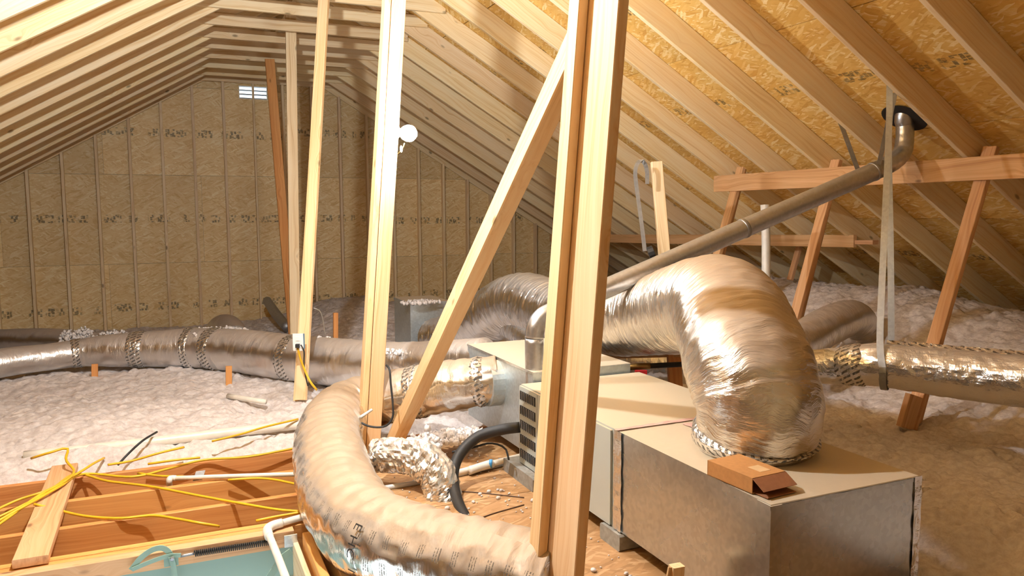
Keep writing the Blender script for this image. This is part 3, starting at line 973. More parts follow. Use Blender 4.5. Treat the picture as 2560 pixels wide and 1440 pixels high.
# big return duct: up from the plenum, over and back to the far box
big_w = [(2.12, 2.40, 0.545, 0.222), (2.12, 2.40, 0.60, 0.232)]
big_px = [(1893, 1000, {'D': 3.10}, 0.250), (1858, 885, {'D': 3.25}, 0.255), (1790, 765, {'D': 3.85}, 0.255), (1645, 785, {'D': 4.75}, 0.250),
          (1520, 800, {'D': 5.35}, 0.245), (1400, 785, {'D': 6.0}, 0.245), (1300, 755, {'D': 6.6}, 0.25), (1215, 795, {'D': 7.1}, 0.245), (1145, 835, {'D': 7.5}, 0.23), (1085, 850, {'D': 7.75}, 0.21)]
big_all = big_w + px_path(big_px)
pos, f, uv, c, s, fr_ = tube_data(big_all, 84, 0.010, rib=(0.044, 0.020), crumple=0.030, crumple_scale=(1.6, 12), seed=4)
root = thing('flexible_duct', (2.12, 2.40, 0.548), 'huge wrinkled foil duct arching up from the front plenum and back', 'duct')
bigroot = root
nb = int(len(c) * 0.535)
row_ = 85
pos_a, uv_a = pos[:nb * row_], uv[:nb * row_]
fa = [q_ for q_ in f if max(q_) < nb * row_]
pos_b, uv_b = pos[(nb - 1) * row_:], uv[(nb - 1) * row_:]
fb_ = [[i_ - (nb - 1) * row_ for i_ in q_] for q_ in f if min(q_) >= (nb - 1) * row_]
mesh_obj('jacket', pos_a, fa, 'foil_big', root, smooth=True, uvs=uv_a)
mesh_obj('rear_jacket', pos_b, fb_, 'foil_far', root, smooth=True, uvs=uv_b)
band('tape_band', (c, s), 0.004, 0.10, 0.016, 'tape', root, seg=84, crumple=0.03, seed=8)

# main supply duct that sweeps through the foreground
main_pts = px_path([
    (1243, 949, {'X': 1.852}, 0.151), (1200, 953, {'X': 1.75}, 0.152), (1120, 965, {'D': 4.97}, 0.163), (1010, 985, {'D': 5.05}, 0.170), (920, 1004, {'D': 5.12}, 0.178),
    (850, 1035, {'D': 4.95}, 0.186), (822, 1095, {'D': 4.52}, 0.190), (832, 1175, {'D': 4.02}, 0.192), (858, 1255, {'D': 3.62}, 0.192),
    (915, 1325, {'D': 3.32}, 0.190), (1010, 1375, {'D': 3.12}, 0.190), (1130, 1408, {'D': 2.98}, 0.188), (1260, 1440, {'D': 2.86}, 0.186), (1400, 1480, {'D': 2.74}, 0.184)])
pos, f, uv, mc, ms, mfr = tube_data(main_pts, 80, 0.010, rib=(0.10, 0.026), crumple=0.042, crumple_scale=(1.8, 8), seed=21)
root = thing('flexible_duct', (0.7, 3.7, 0.0), 'tan dusty foil duct curving through the foreground beside the joists', 'duct')
mesh_obj('jacket', pos, f, 'foil_main', root, smooth=True, uvs=uv)
mL = ms[-1]
band('tape_band', (mc, ms), 0.07, 0.15, 0.008, 'tape', root, seg=64, crumple=0.09, seed=2)
band('tape_band', (mc, ms), 0.48, 0.60, 0.006, 'tape', root, seg=64, crumple=0.05, seed=5)
mainroot = root


def print_on(text, src, s0, th0, size, parent, flip=1):
    """flat lettering wrapped on a tube: runs round the circumference"""
    c, s, (T, A, B) = src
    cu = bpy.data.curves.new('t', 'FONT')
    cu.body = text
    cu.size = size
    to = bpy.data.objects.new('t', cu)
    COL.objects.link(to)
    dg = bpy.context.evaluated_depsgraph_get()
    me = to.evaluated_get(dg).to_mesh()
    V = [v.co.copy() for v in me.vertices]
    F = [tuple(p.vertices) for p in me.polygons]
    to.evaluated_get(dg).to_mesh_clear()
    bpy.data.objects.remove(to)
    bpy.data.curves.remove(cu)
    out = []
    for v in V:
        ss = s0 + v.y * flip
        r = np.interp(ss, s, c[:, 3])
        th = th0 + v.x * flip / r
        cc = np.array([np.interp(ss, s, c[:, k]) for k in range(3)])
        a = np.array([np.interp(ss, s, A[:, k]) for k in range(3)])
        b = np.array([np.interp(ss, s, B[:, k]) for k in range(3)])
        out.append(cc + (r * 1.045 + 0.002) * (math.cos(th) * a + math.sin(th) * b))
    return mesh_obj('printed_letters', out, F, 'ink', parent)


for ch_, th_ in (('E', 0.52), ('H', 0.76), ('C', 1.01), ('1', 1.40), ('2', 1.58)):
    print_on(ch_, (mc, ms, mfr), 3.065, th_, 0.060, mainroot)

# crumpled branch elbow
duct('branch_duct', [(935, 1140, {'D': 4.25}, 0.085), (985, 1138, {'D': 4.22}, 0.092), (1050, 1148, {'D': 4.18}, 0.10), (1097, 1195, {'D': 4.12}, 0.10), (1105, 1250, {'D': 4.08}, 0.095), (1094, 1300, {'D': 4.05}, 0.085)],
     'foil_crumple', 'small crumpled silver elbow branching off the foreground duct', seg=44, step=0.012, crumple=0.20, cs=(2.6, 18), seed=31, bands=((0.02, 0.07),))

# duct running to the left along the gable
duct('flexible_duct', [(-420, 1000, {'D': 5.6}, 0.13), (-200, 945, {'D': 6.15}, 0.13), (0, 908, {'D': 6.6}, 0.125), (120, 893, {'D': 6.85}, 0.12), (200, 882, {'D': 7.0}, 0.125), (280, 876, {'D': 7.05}, 0.15), (400, 872, {'D': 7.1}, 0.168), (500, 870, {'D': 7.1}, 0.185),
                       (620, 880, {'D': 6.9}, 0.196), (740, 896, {'D': 6.6}, 0.20), (850, 906, {'D': 6.3}, 0.195), (960, 912, {'D': 6.0}, 0.18), (1060, 908, {'D': 5.8}, 0.165), (1150, 900, {'D': 5.6}, 0.15), (1215, 892, {'D': 5.45}, 0.14)],
     'foil_soft', 'long dull silver duct running left past the outlet post', seg=56, step=0.02, rib=(0.10, 0.006), crumple=0.02, cs=(1.4, 5), seed=41,
     bands=((0.282, 0.12), (0.366, 0.16), (0.448, 0.13), (0.488, 0.15), (0.650, 0.15)))
duct('flexible_duct', [(-420, 872, {'D': 8.3}, 0.12), (-200, 862, {'D': 8.3}, 0.12), (0, 853, {'D': 8.2}, 0.125), (110, 852, {'D': 8.0}, 0.13), (200, 858, {'D': 7.75}, 0.125), (290, 866, {'D': 7.45}, 0.11)],
     'foil_soft', 'rear dull duct joining the long duct at the far left', seg=40, step=0.025, crumple=0.02, cs=(1.4, 5), seed=51, bands=((0.48, 0.09),))
duct('flexible_duct', [(590, 850, {'D': 8.6}, 0.16), (575, 828, {'D': 9.0}, 0.17), (560, 820, {'D': 9.5}, 0.17), (545, 825, {'D': 10.0}, 0.15)],
     'foil_soft', 'grey duct hump behind the long duct, half covered by fibre', seg=36, step=0.03, crumple=0.03, cs=(1.4, 5), seed=55)

# hanging duct at the right
duct('hanging_duct', [(1960, 915, {'D': 4.75}, 0.105), (2060, 916, {'D': 4.65}, 0.105), (2150, 912, {'D': 4.5}, 0.118), (2215, 913, {'D': 4.42}, 0.125), (2330, 928, {'D': 4.3}, 0.132), (2450, 942, {'D': 4.15}, 0.135), (2560, 953, {'D': 4.0}, 0.136), (2700, 968, {'D': 3.85}, 0.136)],
     'foil_crumple', 'horizontal foil duct hung in straps at the right edge', seg=56, step=0.012, crumple=0.05, cs=(1.5, 9), seed=61, bands=((0.22, 0.16),))
# printed seam tape along the top of the hanging duct
ta = px_path([(2215, 868, {'D': 4.42}, 0.02), (2330, 878, {'D': 4.3}, 0.02), (2450, 888, {'D': 4.15}, 0.02), (2570, 898, {'D': 4.0}, 0.02)])
hd = [o for o in bpy.data.objects if o.name.startswith('hanging_duct')][0]
for a, b in zip(ta[:-1], ta[1:]):
    tape_strip('seam_tape', (a[0], a[1], a[2] + 0.012), (b[0], b[1], b[2] + 0.012), 0.075, (-0.45, -0.5, 0.8), 'tape', hd, 9, 0.004)

# smaller ducts behind the furnace
duct('branch_duct', [(1255, 800, {'D': 7.0}, 0.13), (1290, 815, {'D': 6.7}, 0.15), (1345, 850, {'D': 6.2}, 0.155), (1420, 890, {'D': 5.9}, 0.14), (1540, 912, {'D': 5.75}, 0.11), (1660, 922, {'D': 5.6}, 0.10), (1720, 925, {'D': 5.5}, 0.10)],
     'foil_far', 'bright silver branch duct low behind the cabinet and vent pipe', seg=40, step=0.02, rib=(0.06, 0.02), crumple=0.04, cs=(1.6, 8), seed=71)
duct('branch_duct', [(1975, 870, {'D': 5.6}, 0.13), (2010, 850, {'D': 5.75}, 0.145), (2070, 815, {'D': 5.95}, 0.15), (2125, 795, {'D': 6.15}, 0.145), (2150, 815, {'D': 6.3}, 0.14), (2145, 860, {'D': 6.4}, 0.13)],
     'foil_soft', 'brown-grey elbow duct diving into the fibre behind the straps', seg=44, step=0.02, rib=(0.05, 0.010), crumple=0.02, cs=(1.4, 6), seed=81)

# galvanised end box of the big duct
gb = thing('duct_box', (2.3, 7.6, 0.1), 'square blue-grey sheet metal box at the far end of the big duct', 'duct box')
gx0, gy0 = 2.19, 7.60
box('box_body', (gx0, gy0, 0.02), (gx0 + 0.42, gy0 + 0.62, 0.60), 'galv_blue', gb, ch=0.004)
box('top_flange', (gx0 - 0.006, gy0 - 0.006, 0.575), (gx0 + 0.426, gy0 + 0.626, 0.603), 'galv_blue', gb)

# =================================================================== VENT PIPE
vp = thing('vent_pipe', (1.93, 4.12, 0.45), 'round metal vent pipe climbing diagonally to the roof at the right', 'vent pipe')
A0 = P(1311, 1010, Y=3.98)
e1 = P(1316, 820, Y=4.02)
vx, vy = 1.90, 4.02
bend_low = [(vx - 0.01, vy, 0.30, 0.055), (vx, vy, 0.50, 0.055), (vx, vy, 0.78, 0.055), (vx + 0.012, vy, 0.85, 0.056), (vx + 0.06, vy, 0.905, 0.056), (vx + 0.13, vy - 0.01, 0.935, 0.057)]
top_b = P(2205, 420, Y=3.78)
low_b = Vector(bend_low[-1][:3])
tube('riser', bend_low[:3], 'pipe_steel', vp, seg=28, step=0.03)
tube('lower_elbow', bend_low[2:], 'pipe_steel', vp, seg=28, step=0.014, rib=(0.045, 0.015))
d = (top_b - low_b)
tube('long_pipe', [tuple(low_b) + (0.060,), tuple(low_b + d * 0.5) + (0.061,), tuple(top_b) + (0.061,)], 'pipe_steel', vp, seg=32, step=0.1)
for tt in (0.03, 0.545, 0.97):
    q = low_b + d * tt
    tube('pipe_joint', [tuple(q - d.normalized() * 0.012) + (0.0635,), tuple(q) + (0.065,), tuple(q + d.normalized() * 0.012) + (0.0635,)], 'strap', vp, seg=32, step=0.006)
rp_hole = P(2262, 292, roof='R')
el = px_path([(2205, 420, {'Y': 3.78}, 0.061), (2235, 403, {'Y': 3.78}, 0.061), (2256, 380, {'Y': 3.79}, 0.060), (2262, 345, {'Y': 3.80}, 0.058), (2262, 310, {'Y': 3.81}, 0.057)])
tube('upper_elbow', el, 'pipe_steel', vp, seg=30, step=0.010, rib=(0.05, 0.02))
tube('roof_stub', [el[-1], (rp_hole.x - 0.01, rp_hole.y, rp_hole.z - 0.02, 0.058), (rp_hole.x, rp_hole.y, rp_hole.z + 0.10, 0.058)], 'pipe_steel', vp, seg=30, step=0.03)
nr = Vector((M_ROOF, 0, 1)).normalized()
v, f = lathe([(0.145, 0.0), (0.15, 0.004), (0.145, 0.006)], rp_hole - nr * 0.008, -nr, 30)
mesh_obj('roof_collar', v, f, 'dark', vp)  # one dark disk for the boot plate and the unlit roof hole

# white standpipe
wp = thing('white_standpipe', P(1915, 735, D=5.5), 'short white plastic standpipe behind the diagonal vent pipe', 'pipe')
tube('pipe', px_path([(1915, 760, {'D': 5.55}, 0.031), (1915, 600, {'D': 5.6}, 0.031), (1912, 512, {'D': 5.6}, 0.031)]), 'pvc_dim', wp, seg=20, step=0.1)

# straps
def strap(name, pts, w, label, parent=None, wd=(0.9, -0.4, 0)):
    """thin flat metal strip through pts"""
    c, s = catmull([tuple(p) for p in pts], 0.03)
    T = np.gradient(c, axis=0)
    T /= np.linalg.norm(T, axis=1)[:, None]
    v, f = [], []
    for i in range(len(c)):
        wv = np.asarray(wd, float)
        wv = wv - T[i] * (wv @ T[i])
        wv /= max(1e-6, np.linalg.norm(wv))
        nv = np.cross(T[i], wv) * 0.0012
        for a, b in ((-1, -1), (1, -1), (1, 1), (-1, 1)):
            v.append(tuple(c[i] + wv * w / 2 * a + nv * b))
    n = len(c)
    for i in range(n - 1):
        for k in range(4):
            f.append((4 * i + k, 4 * i + (k + 1) % 4, 4 * i + 4 + (k + 1) % 4, 4 * i + 4 + k))
    f.append((3, 2, 1, 0))
    f.append((4 * n - 4, 4 * n - 3, 4 * n - 2, 4 * n - 1))
    o = mesh_obj(name, v, f, 'strap', parent)
    if label:
        tag(o, label, 'strap', 'metal hanger straps')
    return o


hc = P(2215, 913, D=4.42)
r_ = 0.142
tdir = (P(2330, 928, D=4.3) - P(2150, 912, D=4.5)).normalized()
side_v = Vector((0, 0, 1)).cross(tdir).normalized()
topA = P(2224, 212, D=4.75)
topB = P(2236, 232, D=4.85)
loop = [topA, P(2222, 330, D=4.70), P(2210, 600, D=4.5), P(2200, 840, D=4.36)]
for a in range(0, 181, 30):
    t_ = math.radians(a)
    loop.append(hc - side_v * (-r_) * math.cos(t_) * (-1) * -1 - Vector((0, 0, 1)) * r_ * math.sin(t_) if False else hc + side_v * r_ * math.cos(t_) - Vector((0, 0, 1)) * r_ * math.sin(t_))
loop += [P(2228, 840, D=4.54), P(2226, 600, D=4.62), P(2222, 330, D=4.78), topB]
sd = side_v.dot(P(2200, 840, D=4.36) - hc)
if sd < 0:
    loop[4:11] = loop[4:11][::-1]
strap('hanger_strap', loop, 0.036, 'long metal strap looped under the hanging duct', wd=tdir)
strap('hanger_strap', [P(2094, 292, D=5.6), P(2108, 325, D=5.5), P(2140, 412, D=5.35), P(2152, 440, D=5.33)], 0.034, 'short strap slanting from the rafters to the vent pipe', wd=(0.9, -0.4, 0))
strap('hanger_strap', [P(2232, 228, D=5.1), P(2215, 330, D=5.12), P(2192, 430, D=5.10), P(2185, 440, D=5.2)], 0.030, 'thin dark strap holding the upper end of the vent pipe')
strap('hanger_strap', [P(1612, 628, D=5.7), P(1604, 560, D=5.72), P(1593, 480, D=5.75), P(1588, 430, D=5.75), P(1596, 405, D=5.76), P(1608, 403, D=5.77), P(1617, 425, D=5.78), P(1618, 460, D=5.78)], 0.030, 'hooked blue-grey strap beside the pale free-standing stud')
st_ = mesh_obj('pipe_clamp', *lathe([(0.05, -0.02), (0.05, 0.02), (0.03, 0.025)], P(1628, 632, D=5.6), (0.7, -0.4, 0.3), 12), 'black')
tag(st_, 'small black clamp where the hooked strap meets the vent pipe', 'clamp')

# =================================================================== GAS LINE
gl = thing('gas_line', P(1590, 915, D=4.9), 'black gas pipe with brass valve and red handle behind the cabinet', 'gas pipe')
tube('flex_hose', px_path([(1440, 915, {'D': 4.95}, 0.012), (1500, 912, {'D': 4.95}, 0.012), (1545, 914, {'D': 4.93}, 0.012), (1572, 920, {'D': 4.92}, 0.012)]), 'strap', gl, seg=12, step=0.006, rib=(0.012, 0.08))
tube('valve', px_path([(1568, 919, {'D': 4.92}, 0.020), (1590, 917, {'D': 4.9}, 0.022), (1625, 915, {'D': 4.9}, 0.020)]), 'brass', gl, seg=8, step=0.03)
tube('black_pipe', px_path([(1620, 915, {'D': 4.9}, 0.017), (1680, 912, {'D': 4.88}, 0.017), (1760, 908, {'D': 4.86}, 0.017)]), 'black', gl, seg=14, step=0.1)
hb = P(1602, 931, D=4.86)
beam('handle', hb - Vector((0.035, -0.015, 0)), hb + Vector((0.035, -0.015, 0)), 0.03, 0.02, (0, 0, 1), 'red', gl)

# =================================================================== CARDBOARD BOX
cb = thing('cardboard_box', (1.86, 2.12, 0.55), 'small flat cardboard box with open end flap, on the front plenum', 'box')
b0, b1 = P(1768, 1187, Z=0.551), P(1880, 1235, Z=0.551)
ux = (b1 - b0)
uL = ux.length
ux.normalize()
uy = Vector((-ux.y, ux.x, 0)) * 1.0
if uy.x < 0:
    uy = -uy
W, Hh, tk = 0.155, 0.052, 0.003


def slab(name, o, a, b, c_, mat, parent):
    o, a, b, c_ = Vector(o), Vector(a), Vector(b), Vector(c_)
    v = [o, o + a, o + a + b, o + b, o + c_, o + a + c_, o + a + b + c_, o + b + c_]
    f = [(3, 2, 1, 0), (4, 5, 6, 7), (0, 1, 5, 4), (1, 2, 6, 5), (2, 3, 7, 6), (3, 0, 4, 7)]
    return mesh_obj(name, v, f, mat, parent)


Z = Vector((0, 0, 1))
slab('side_wall', b0, ux * uL, uy * tk, Z * Hh, 'card', cb)
slab('side_wall', b0 + uy * (W - tk), ux * uL, uy * tk, Z * Hh, 'card', cb)
slab('lid', b0 + Z * Hh, ux * uL, uy * W, Z * tk, 'card', cb)
slab('base', b0, ux * uL, uy * W, Z * tk, 'card', cb)
slab('end_wall', b0, ux * tk, uy * W, Z * Hh, 'card', cb)
slab('end_flap', b0 + ux * uL + Z * Hh, uy * W, (ux * 0.052 - Z * 0.030), ux * 0.002 + Z * 0.002, 'card_in', cb)
slab('base_flap', b0 + ux * uL + Z * 0.001 + uy * 0.01, uy * (W - 0.02), ux * 0.06, Z * 0.002, 'card_in', cb)
slab('paper_label', b0 + ux * (uL * 0.58) + uy * (W * 0.45) + Z * (Hh + tk), ux * 0.06, uy * 0.05, Z * 0.0006, 'paper', cb)

# =================================================================== REFRIGERANT LINE, DRAIN, WIRES ON THE DECK
o = tube('insulated_line', px_path([(1300, 1068, {'D': 4.25}, 0.030), (1255, 1074, {'D': 4.25}, 0.030), (1195, 1092, {'D': 4.25}, 0.030), (1150, 1135, {'D': 4.2}, 0.030), (1133, 1185, {'D': 4.12}, 0.030), (1140, 1240, {'D': 4.0}, 0.029), (1162, 1290, {'D': 3.85}, 0.028), (1200, 1340, {'D': 3.72}, 0.028)]), 'black', seg=18, step=0.02)
tag(o, 'thick black foam-covered line curving from the louvred cabinet end', 'pipe')
dp = thing('drain_pipe', P(1210, 1165, Z=0.06), 'white plastic drain pipe with coupling, running to the louvred cabinet end', 'pipe')
tube('pipe', px_path([(1120, 1188, {'Z': 0.04}, 0.017), (1210, 1164, {'Z': 0.055}, 0.017), (1312, 1138, {'Z': 0.09}, 0.017)]), 'pvc', dp, seg=16, step=0.1)
tube('coupling', px_path([(1172, 1177, {'Z': 0.05}, 0.024), (1215, 1163, {'Z': 0.058}, 0.024), (1232, 1158, {'Z': 0.062}, 0.024)]), 'pvc', dp, seg=16, step=0.02)
for px in (1227, 1250):
    q = P(px, 1159 - (px - 1227) * 0.26, Z=0.064)
    tube('blue_mark', [tuple(q + Vector((-0.008, 0.004, 0))) + (0.0246 if px < 1240 else 0.0178,), tuple(q) + (0.0248 if px < 1240 else 0.018,), tuple(q + Vector((0.008, -0.004, 0))) + (0.0246 if px < 1240 else 0.0178,)], 'blue', dp, seg=14, step=0.006)
dq = thing('drain_pipe', P(1180, 1185, Z=0.03), 'older cream drain pipe lying just below the coupled one', 'pipe')
tube('pipe', px_path([(950, 1222, {'Z': 0.03}, 0.014), (1100, 1196, {'Z': 0.03}, 0.014), (1255, 1160, {'Z': 0.034}, 0.016)]), 'pvc_dim', dq, seg=14, step=0.1)
for rows, m_, r, lab in (
        ([(1135, 1228, {'Z': 0.022}), (1200, 1232, {'Z': 0.022}), (1310, 1244, {'Z': 0.022})], 'brown_wire', 0.0035, 'thin brown wire lying across the deck below the drain pipe'),
        ([(1180, 1305, {'Z': 0.022}), (1230, 1285, {'Z': 0.022}), (1310, 1262, {'Z': 0.022})], 'brown_wire', 0.0035, 'thin brown wire on the deck running to the foreground duct'),
        ([(1130, 1130, {'D': 4.22}), (1180, 1120, {'D': 4.25}), (1225, 1108, {'D': 4.28}), (1262, 1120, {'D': 4.28}), (1272, 1150, {'D': 4.26})], 'black', 0.006, 'dark looped cable below the thick black line')):
    tag(tube('loose_wire', px_path(rows, r), m_, seg=8, step=0.03), lab, 'wire')

# =================================================================== LEFT: JOIST BAY DETAILS
fb = thing('strongback_board', (-0.65, 4.5, 0.0), 'flat brown board laid across the joists under the yellow cables', 'board')
a_, b_ = P(160, 1175, Z=0.022), P(78, 1400, Z=0.022)
beam('board', a_ + Vector((0, 0.05, 0)), b_ + Vector((0, -0.02, 0)), 0.135, 0.038, (1, 0, 0), 'purlin', fb)

CZ = 0.012
cables = [
    ([(-60, 1335, {'Z': 0.02}), (30, 1283, {'Z': 0.05}), (90, 1250, {'Z': 0.06}), (150, 1216, {'Z': 0.06}), (210, 1185, {'Z': 0.03}), (330, 1192, {'Z': CZ}), (420, 1172, {'Z': CZ}), (510, 1150, {'Z': 0.02}), (620, 1142, {'Z': 0.02}), (740, 1120, {'Z': 0.03})], 'yellow cable crossing the joists highest, up to the fibre'),
    ([(-60, 1320, {'Z': 0.02}), (60, 1262, {'Z': 0.055}), (130, 1222, {'Z': 0.06}), (190, 1185, {'Z': 0.03}), (270, 1203, {'Z': CZ}), (380, 1217, {'Z': CZ}), (500, 1240, {'Z': CZ}), (620, 1262, {'Z': CZ}), (700, 1275, {'Z': CZ}), (775, 1280, {'Z': CZ})], 'yellow cable running right to the foreground duct across middle joists'),
    ([(84, 1260, {'Z': 0.055}), (125, 1270, {'Z': 0.03}), (210, 1290, {'Z': CZ}), (300, 1296, {'Z': CZ}), (380, 1289, {'Z': CZ}), (440, 1297, {'Z': CZ}), (500, 1308, {'Z': CZ}), (548, 1316, {'Z': -0.03})], 'lowest yellow cable, sagging across the nearest open joist'),
    ([(-60, 1300, {'Z': 0.02}), (40, 1252, {'Z': 0.04}), (120, 1225, {'Z': 0.06}), (200, 1180, {'Z': 0.05}), (232, 1160, {'Z': 0.05}), (260, 1145, {'Z': 0.03})], 'yellow cable climbing left into the fibre by the flat board'),
    ([(78, 1146, {'Z': 0.10}), (120, 1133, {'Z': 0.13}), (168, 1121, {'Z': 0.14}), (165, 1150, {'Z': 0.10}), (185, 1178, {'Z': 0.06}), (160, 1205, {'Z': 0.065}), (95, 1240, {'Z': 0.065}), (20, 1295, {'Z': 0.04}), (-60, 1350, {'Z': 0.02})], 'yellow cable looped over the fibre above the flat board'),
    ([(570, 1200, {'Z': CZ}), (640, 1196, {'Z': CZ}), (690, 1200, {'Z': CZ}), (760, 1215, {'Z': CZ})], 'short yellow cable just under the thin white pipe'),
    ([(640, 1302, {'Z': CZ}), (700, 1290, {'Z': CZ}), (770, 1278, {'Z': CZ})], 'faint yellow cable along the last open joist'),
    ([(270, 1162, {'Z': 0.06}), (330, 1152, {'Z': 0.05}), (400, 1132, {'Z': 0.08}), (460, 1118, {'Z': 0.08})], 'yellow cable below the left white pipe in the fibre'),
    ([(530, 1103, {'Z': 0.09}), (600, 1086, {'Z': 0.10}), (660, 1068, {'Z': 0.11}), (745, 1048, {'Z': 0.10})], 'yellow cable over the right white pipe in the fibre'),
    ([(370, 1160, {'Z': 0.05}), (440, 1150, {'Z': 0.06}), (500, 1144, {'Z': 0.05})], 'short yellow cable at the fibre edge above the first joist'),
    ([(345, 1183, {'Z': CZ}), (400, 1190, {'Z': CZ}), (470, 1192, {'Z': CZ})], 'short yellow cable end near the thin white pipe elbow'),
]
for rows, lab in cables:
    tag(tube('yellow_cable', px_path(rows, 0.0072), 'yellow', seg=8, step=0.03), lab, 'cable', 'yellow cables over the joists')
tag(tube('black_cable', px_path([(295, 1162, {'Z': 0.02}), (320, 1135, {'Z': 0.06}), (355, 1103, {'Z': 0.12}), (392, 1080, {'Z': 0.11})], 0.007), 'black', seg=8), 'black cable over the left white pipe in the fibre', 'cable')
tag(tube('drain_line', px_path([(60, 1140, {'Z': 0.055}, 0.030), (320, 1112, {'Z': 0.060}, 0.032), (560, 1083, {'Z': 0.062}, 0.032), (790, 1057, {'Z': 0.055}, 0.032)]), 'pvc', seg=18, step=0.1), 'cream plastic pipe half buried in the fibre, left of the foreground duct', 'pipe')
tag(tube('drain_line', px_path([(570, 990, {'Z': 0.09}, 0.02), (620, 998, {'Z': 0.085}, 0.02), (665, 1005, {'Z': 0.07}, 0.02)]), 'pvc', seg=14, step=0.1), 'short cream pipe piece in the fibre below the outlet duct', 'pipe')
tp = thing('thin_pipe', P(600, 1195, Z=0.0), 'thin white plastic pipe with an elbow lying over the joists', 'pipe')
tube('pipe', px_path([(424, 1196, {'Z': 0.022}, 0.0125), (590, 1190, {'Z': 0.022}, 0.0125), (790, 1184, {'Z': 0.022}, 0.0125)]), 'pvc', tp, seg=12, step=0.1)
tube('elbow', px_path([(440, 1195, {'Z': 0.022}, 0.016), (426, 1196, {'Z': 0.022}, 0.017), (423, 1203, {'Z': 0.012}, 0.017), (424, 1214, {'Z': -0.03}, 0.016)]), 'pvc', tp, seg=12, step=0.01)
slab('pipe_strap', P(482, 1203, Z=0.003), Vector((0.05, 0.0, 0.0)), Vector((0.02, 0.06, 0.034)), Vector((0, 0, 0.002)), 'strap', tp)

fp = thing('drain_elbow_pipe', P(720, 1420, Z=0.0), 'white plastic pipe with an elbow in front of the foreground duct', 'pipe')
e_ = P(672, 1322, Z=0.02)
tube('pipe', px_path([(775, 1288, {'Z': 0.02}, 0.0165), (730, 1300, {'Z': 0.02}, 0.0165), (690, 1312, {'Z': 0.02}, 0.0165)]), 'pvc', fp, seg=16, step=0.05)
tube('elbow', px_path([(705, 1307, {'Z': 0.02}, 0.021), (682, 1314, {'Z': 0.02}, 0.022), (669, 1324, {'Z': 0.02}, 0.022), (673, 1342, {'Z': 0.02}, 0.021)]), 'pvc', fp, seg=16, step=0.008)
tube('pipe', px_path([(673, 1338, {'Z': 0.02}, 0.0165), (694, 1390, {'Z': 0.02}, 0.0165), (722, 1465, {'Z': 0.02}, 0.0165)]), 'pvc', fp, seg=16, step=0.05)

# trimmers right of the hatch
for (p0, p1, w, lab) in (
        ((0.52, 2.1, -0.10), (0.52, 3.64, -0.10), 0.20, 'reddish trimmer joist along the right side of the hatch'),
        ((0.60, 2.1, -0.10), (0.60, 3.75, -0.10), 0.20, 'paler trimmer joist between hatch and foreground duct')):
    tr = thing('trimmer_joist', (p0[0], 2.9, -0.2), lab, 'joist')
    beam('board', p0, p1, w, 0.038, (0, 0, 1), 'joist' if p0[0] < 0.55 else 'post', tr)

# hatch hardware
hh = fr
sa, sb = P(486, 1384, Y=3.682), P(690, 1353, Y=3.682)
n_t = 42
hel = []
for i in range(n_t * 10 + 1):
    u = i / (n_t * 10)
    a = 2 * math.pi * n_t * u
    q = sa.lerp(sb, u)
    hel.append((q.x, q.y + 0.013 * math.cos(a), q.z + 0.013 * math.sin(a), 0.0026))
pos, f, uv, *_ = tube_data(hel, 5, 0.006, caps=True)
hh = mesh_obj('spring', pos, f, 'black', fr, smooth=True, uvs=uv)
tube('spring_rod', [tuple(P(450, 1391, Y=3.68)) + (0.006,), tuple(sa) + (0.006,)], 'strap', hh, seg=8, step=0.02)
q = P(727, 1352, Y=3.685)
beam('end_bracket', q - Vector((0.03, 0, 0)), q + Vector((0.03, 0, 0)), 0.06, 0.006, (0, 0, 1), 'galv', hh)

ha = fr


def flat_arm(name, pts, w, parent, wd=(0, 0, 1)):
    c, s = catmull([tuple(p) for p in pts], 0.012)
    T = np.gradient(c, axis=0)
    T /= np.linalg.norm(T, axis=1)[:, None]
    v, f = [], []
    for i in range(len(c)):
        nv = np.array([0.0, 1.0, 0.0])
        wv = np.cross(nv, T[i])
        wv /= np.linalg.norm(wv)
        for a, b in ((-1, -1), (1, -1), (1, 1), (-1, 1)):
            v.append(tuple(c[i] + wv * w / 2 * a + nv * 0.003 * b))
    n = len(c)
    for i in range(n - 1):
        for k in range(4):
            f.append((4 * i + k, 4 * i + (k + 1) % 4, 4 * i + 4 + (k + 1) % 4, 4 * i + 4 + k))
    f.append((3, 2, 1, 0))
    f.append((4 * n - 4, 4 * n - 3, 4 * n - 2, 4 * n - 1))
    return mesh_obj(name, v, f, 'green', parent)


YA = 3.675
flat_arm('upper_link', [P(328, 1425, Y=YA), P(352, 1395, Y=YA), P(380, 1375, Y=YA), P(405, 1370, Y=YA), P(422, 1380, Y=YA), P(430, 1398, Y=YA)], 0.024, ha)
flat_arm('lower_link', [P(330, 1424, Y=YA - 0.008), P(375, 1405, Y=YA - 0.008), P(420, 1390, Y=YA - 0.008), P(452, 1388, Y=YA - 0.008)], 0.018, ha)
flat_arm('drop_link', [P(428, 1392, Y=YA - 0.016), P(434, 1418, Y=YA - 0.016), P(440, 1470, Y=YA - 0.016)], 0.022, ha)
q = P(428, 1403, Y=YA - 0.004)
beam('pivot_plate', q - Vector((0.03, 0, 0)), q + Vector((0.03, 0, 0)), 0.045, 0.006, (0, 0, 1), 'green', ha)
v, f = lathe([(0.009, 0), (0.009, 0.012), (0.006, 0.014)], P(430, 1396, Y=YA - 0.02), (0, -1, 0), 10)
mesh_obj('pivot_bolt', v, f, 'strap', ha)
flat_arm('link', [P(672, 1445, Y=3.50), P(690, 1418, Y=3.50), P(706, 1395, Y=3.50), P(728, 1378, Y=3.50)], 0.03, ha)

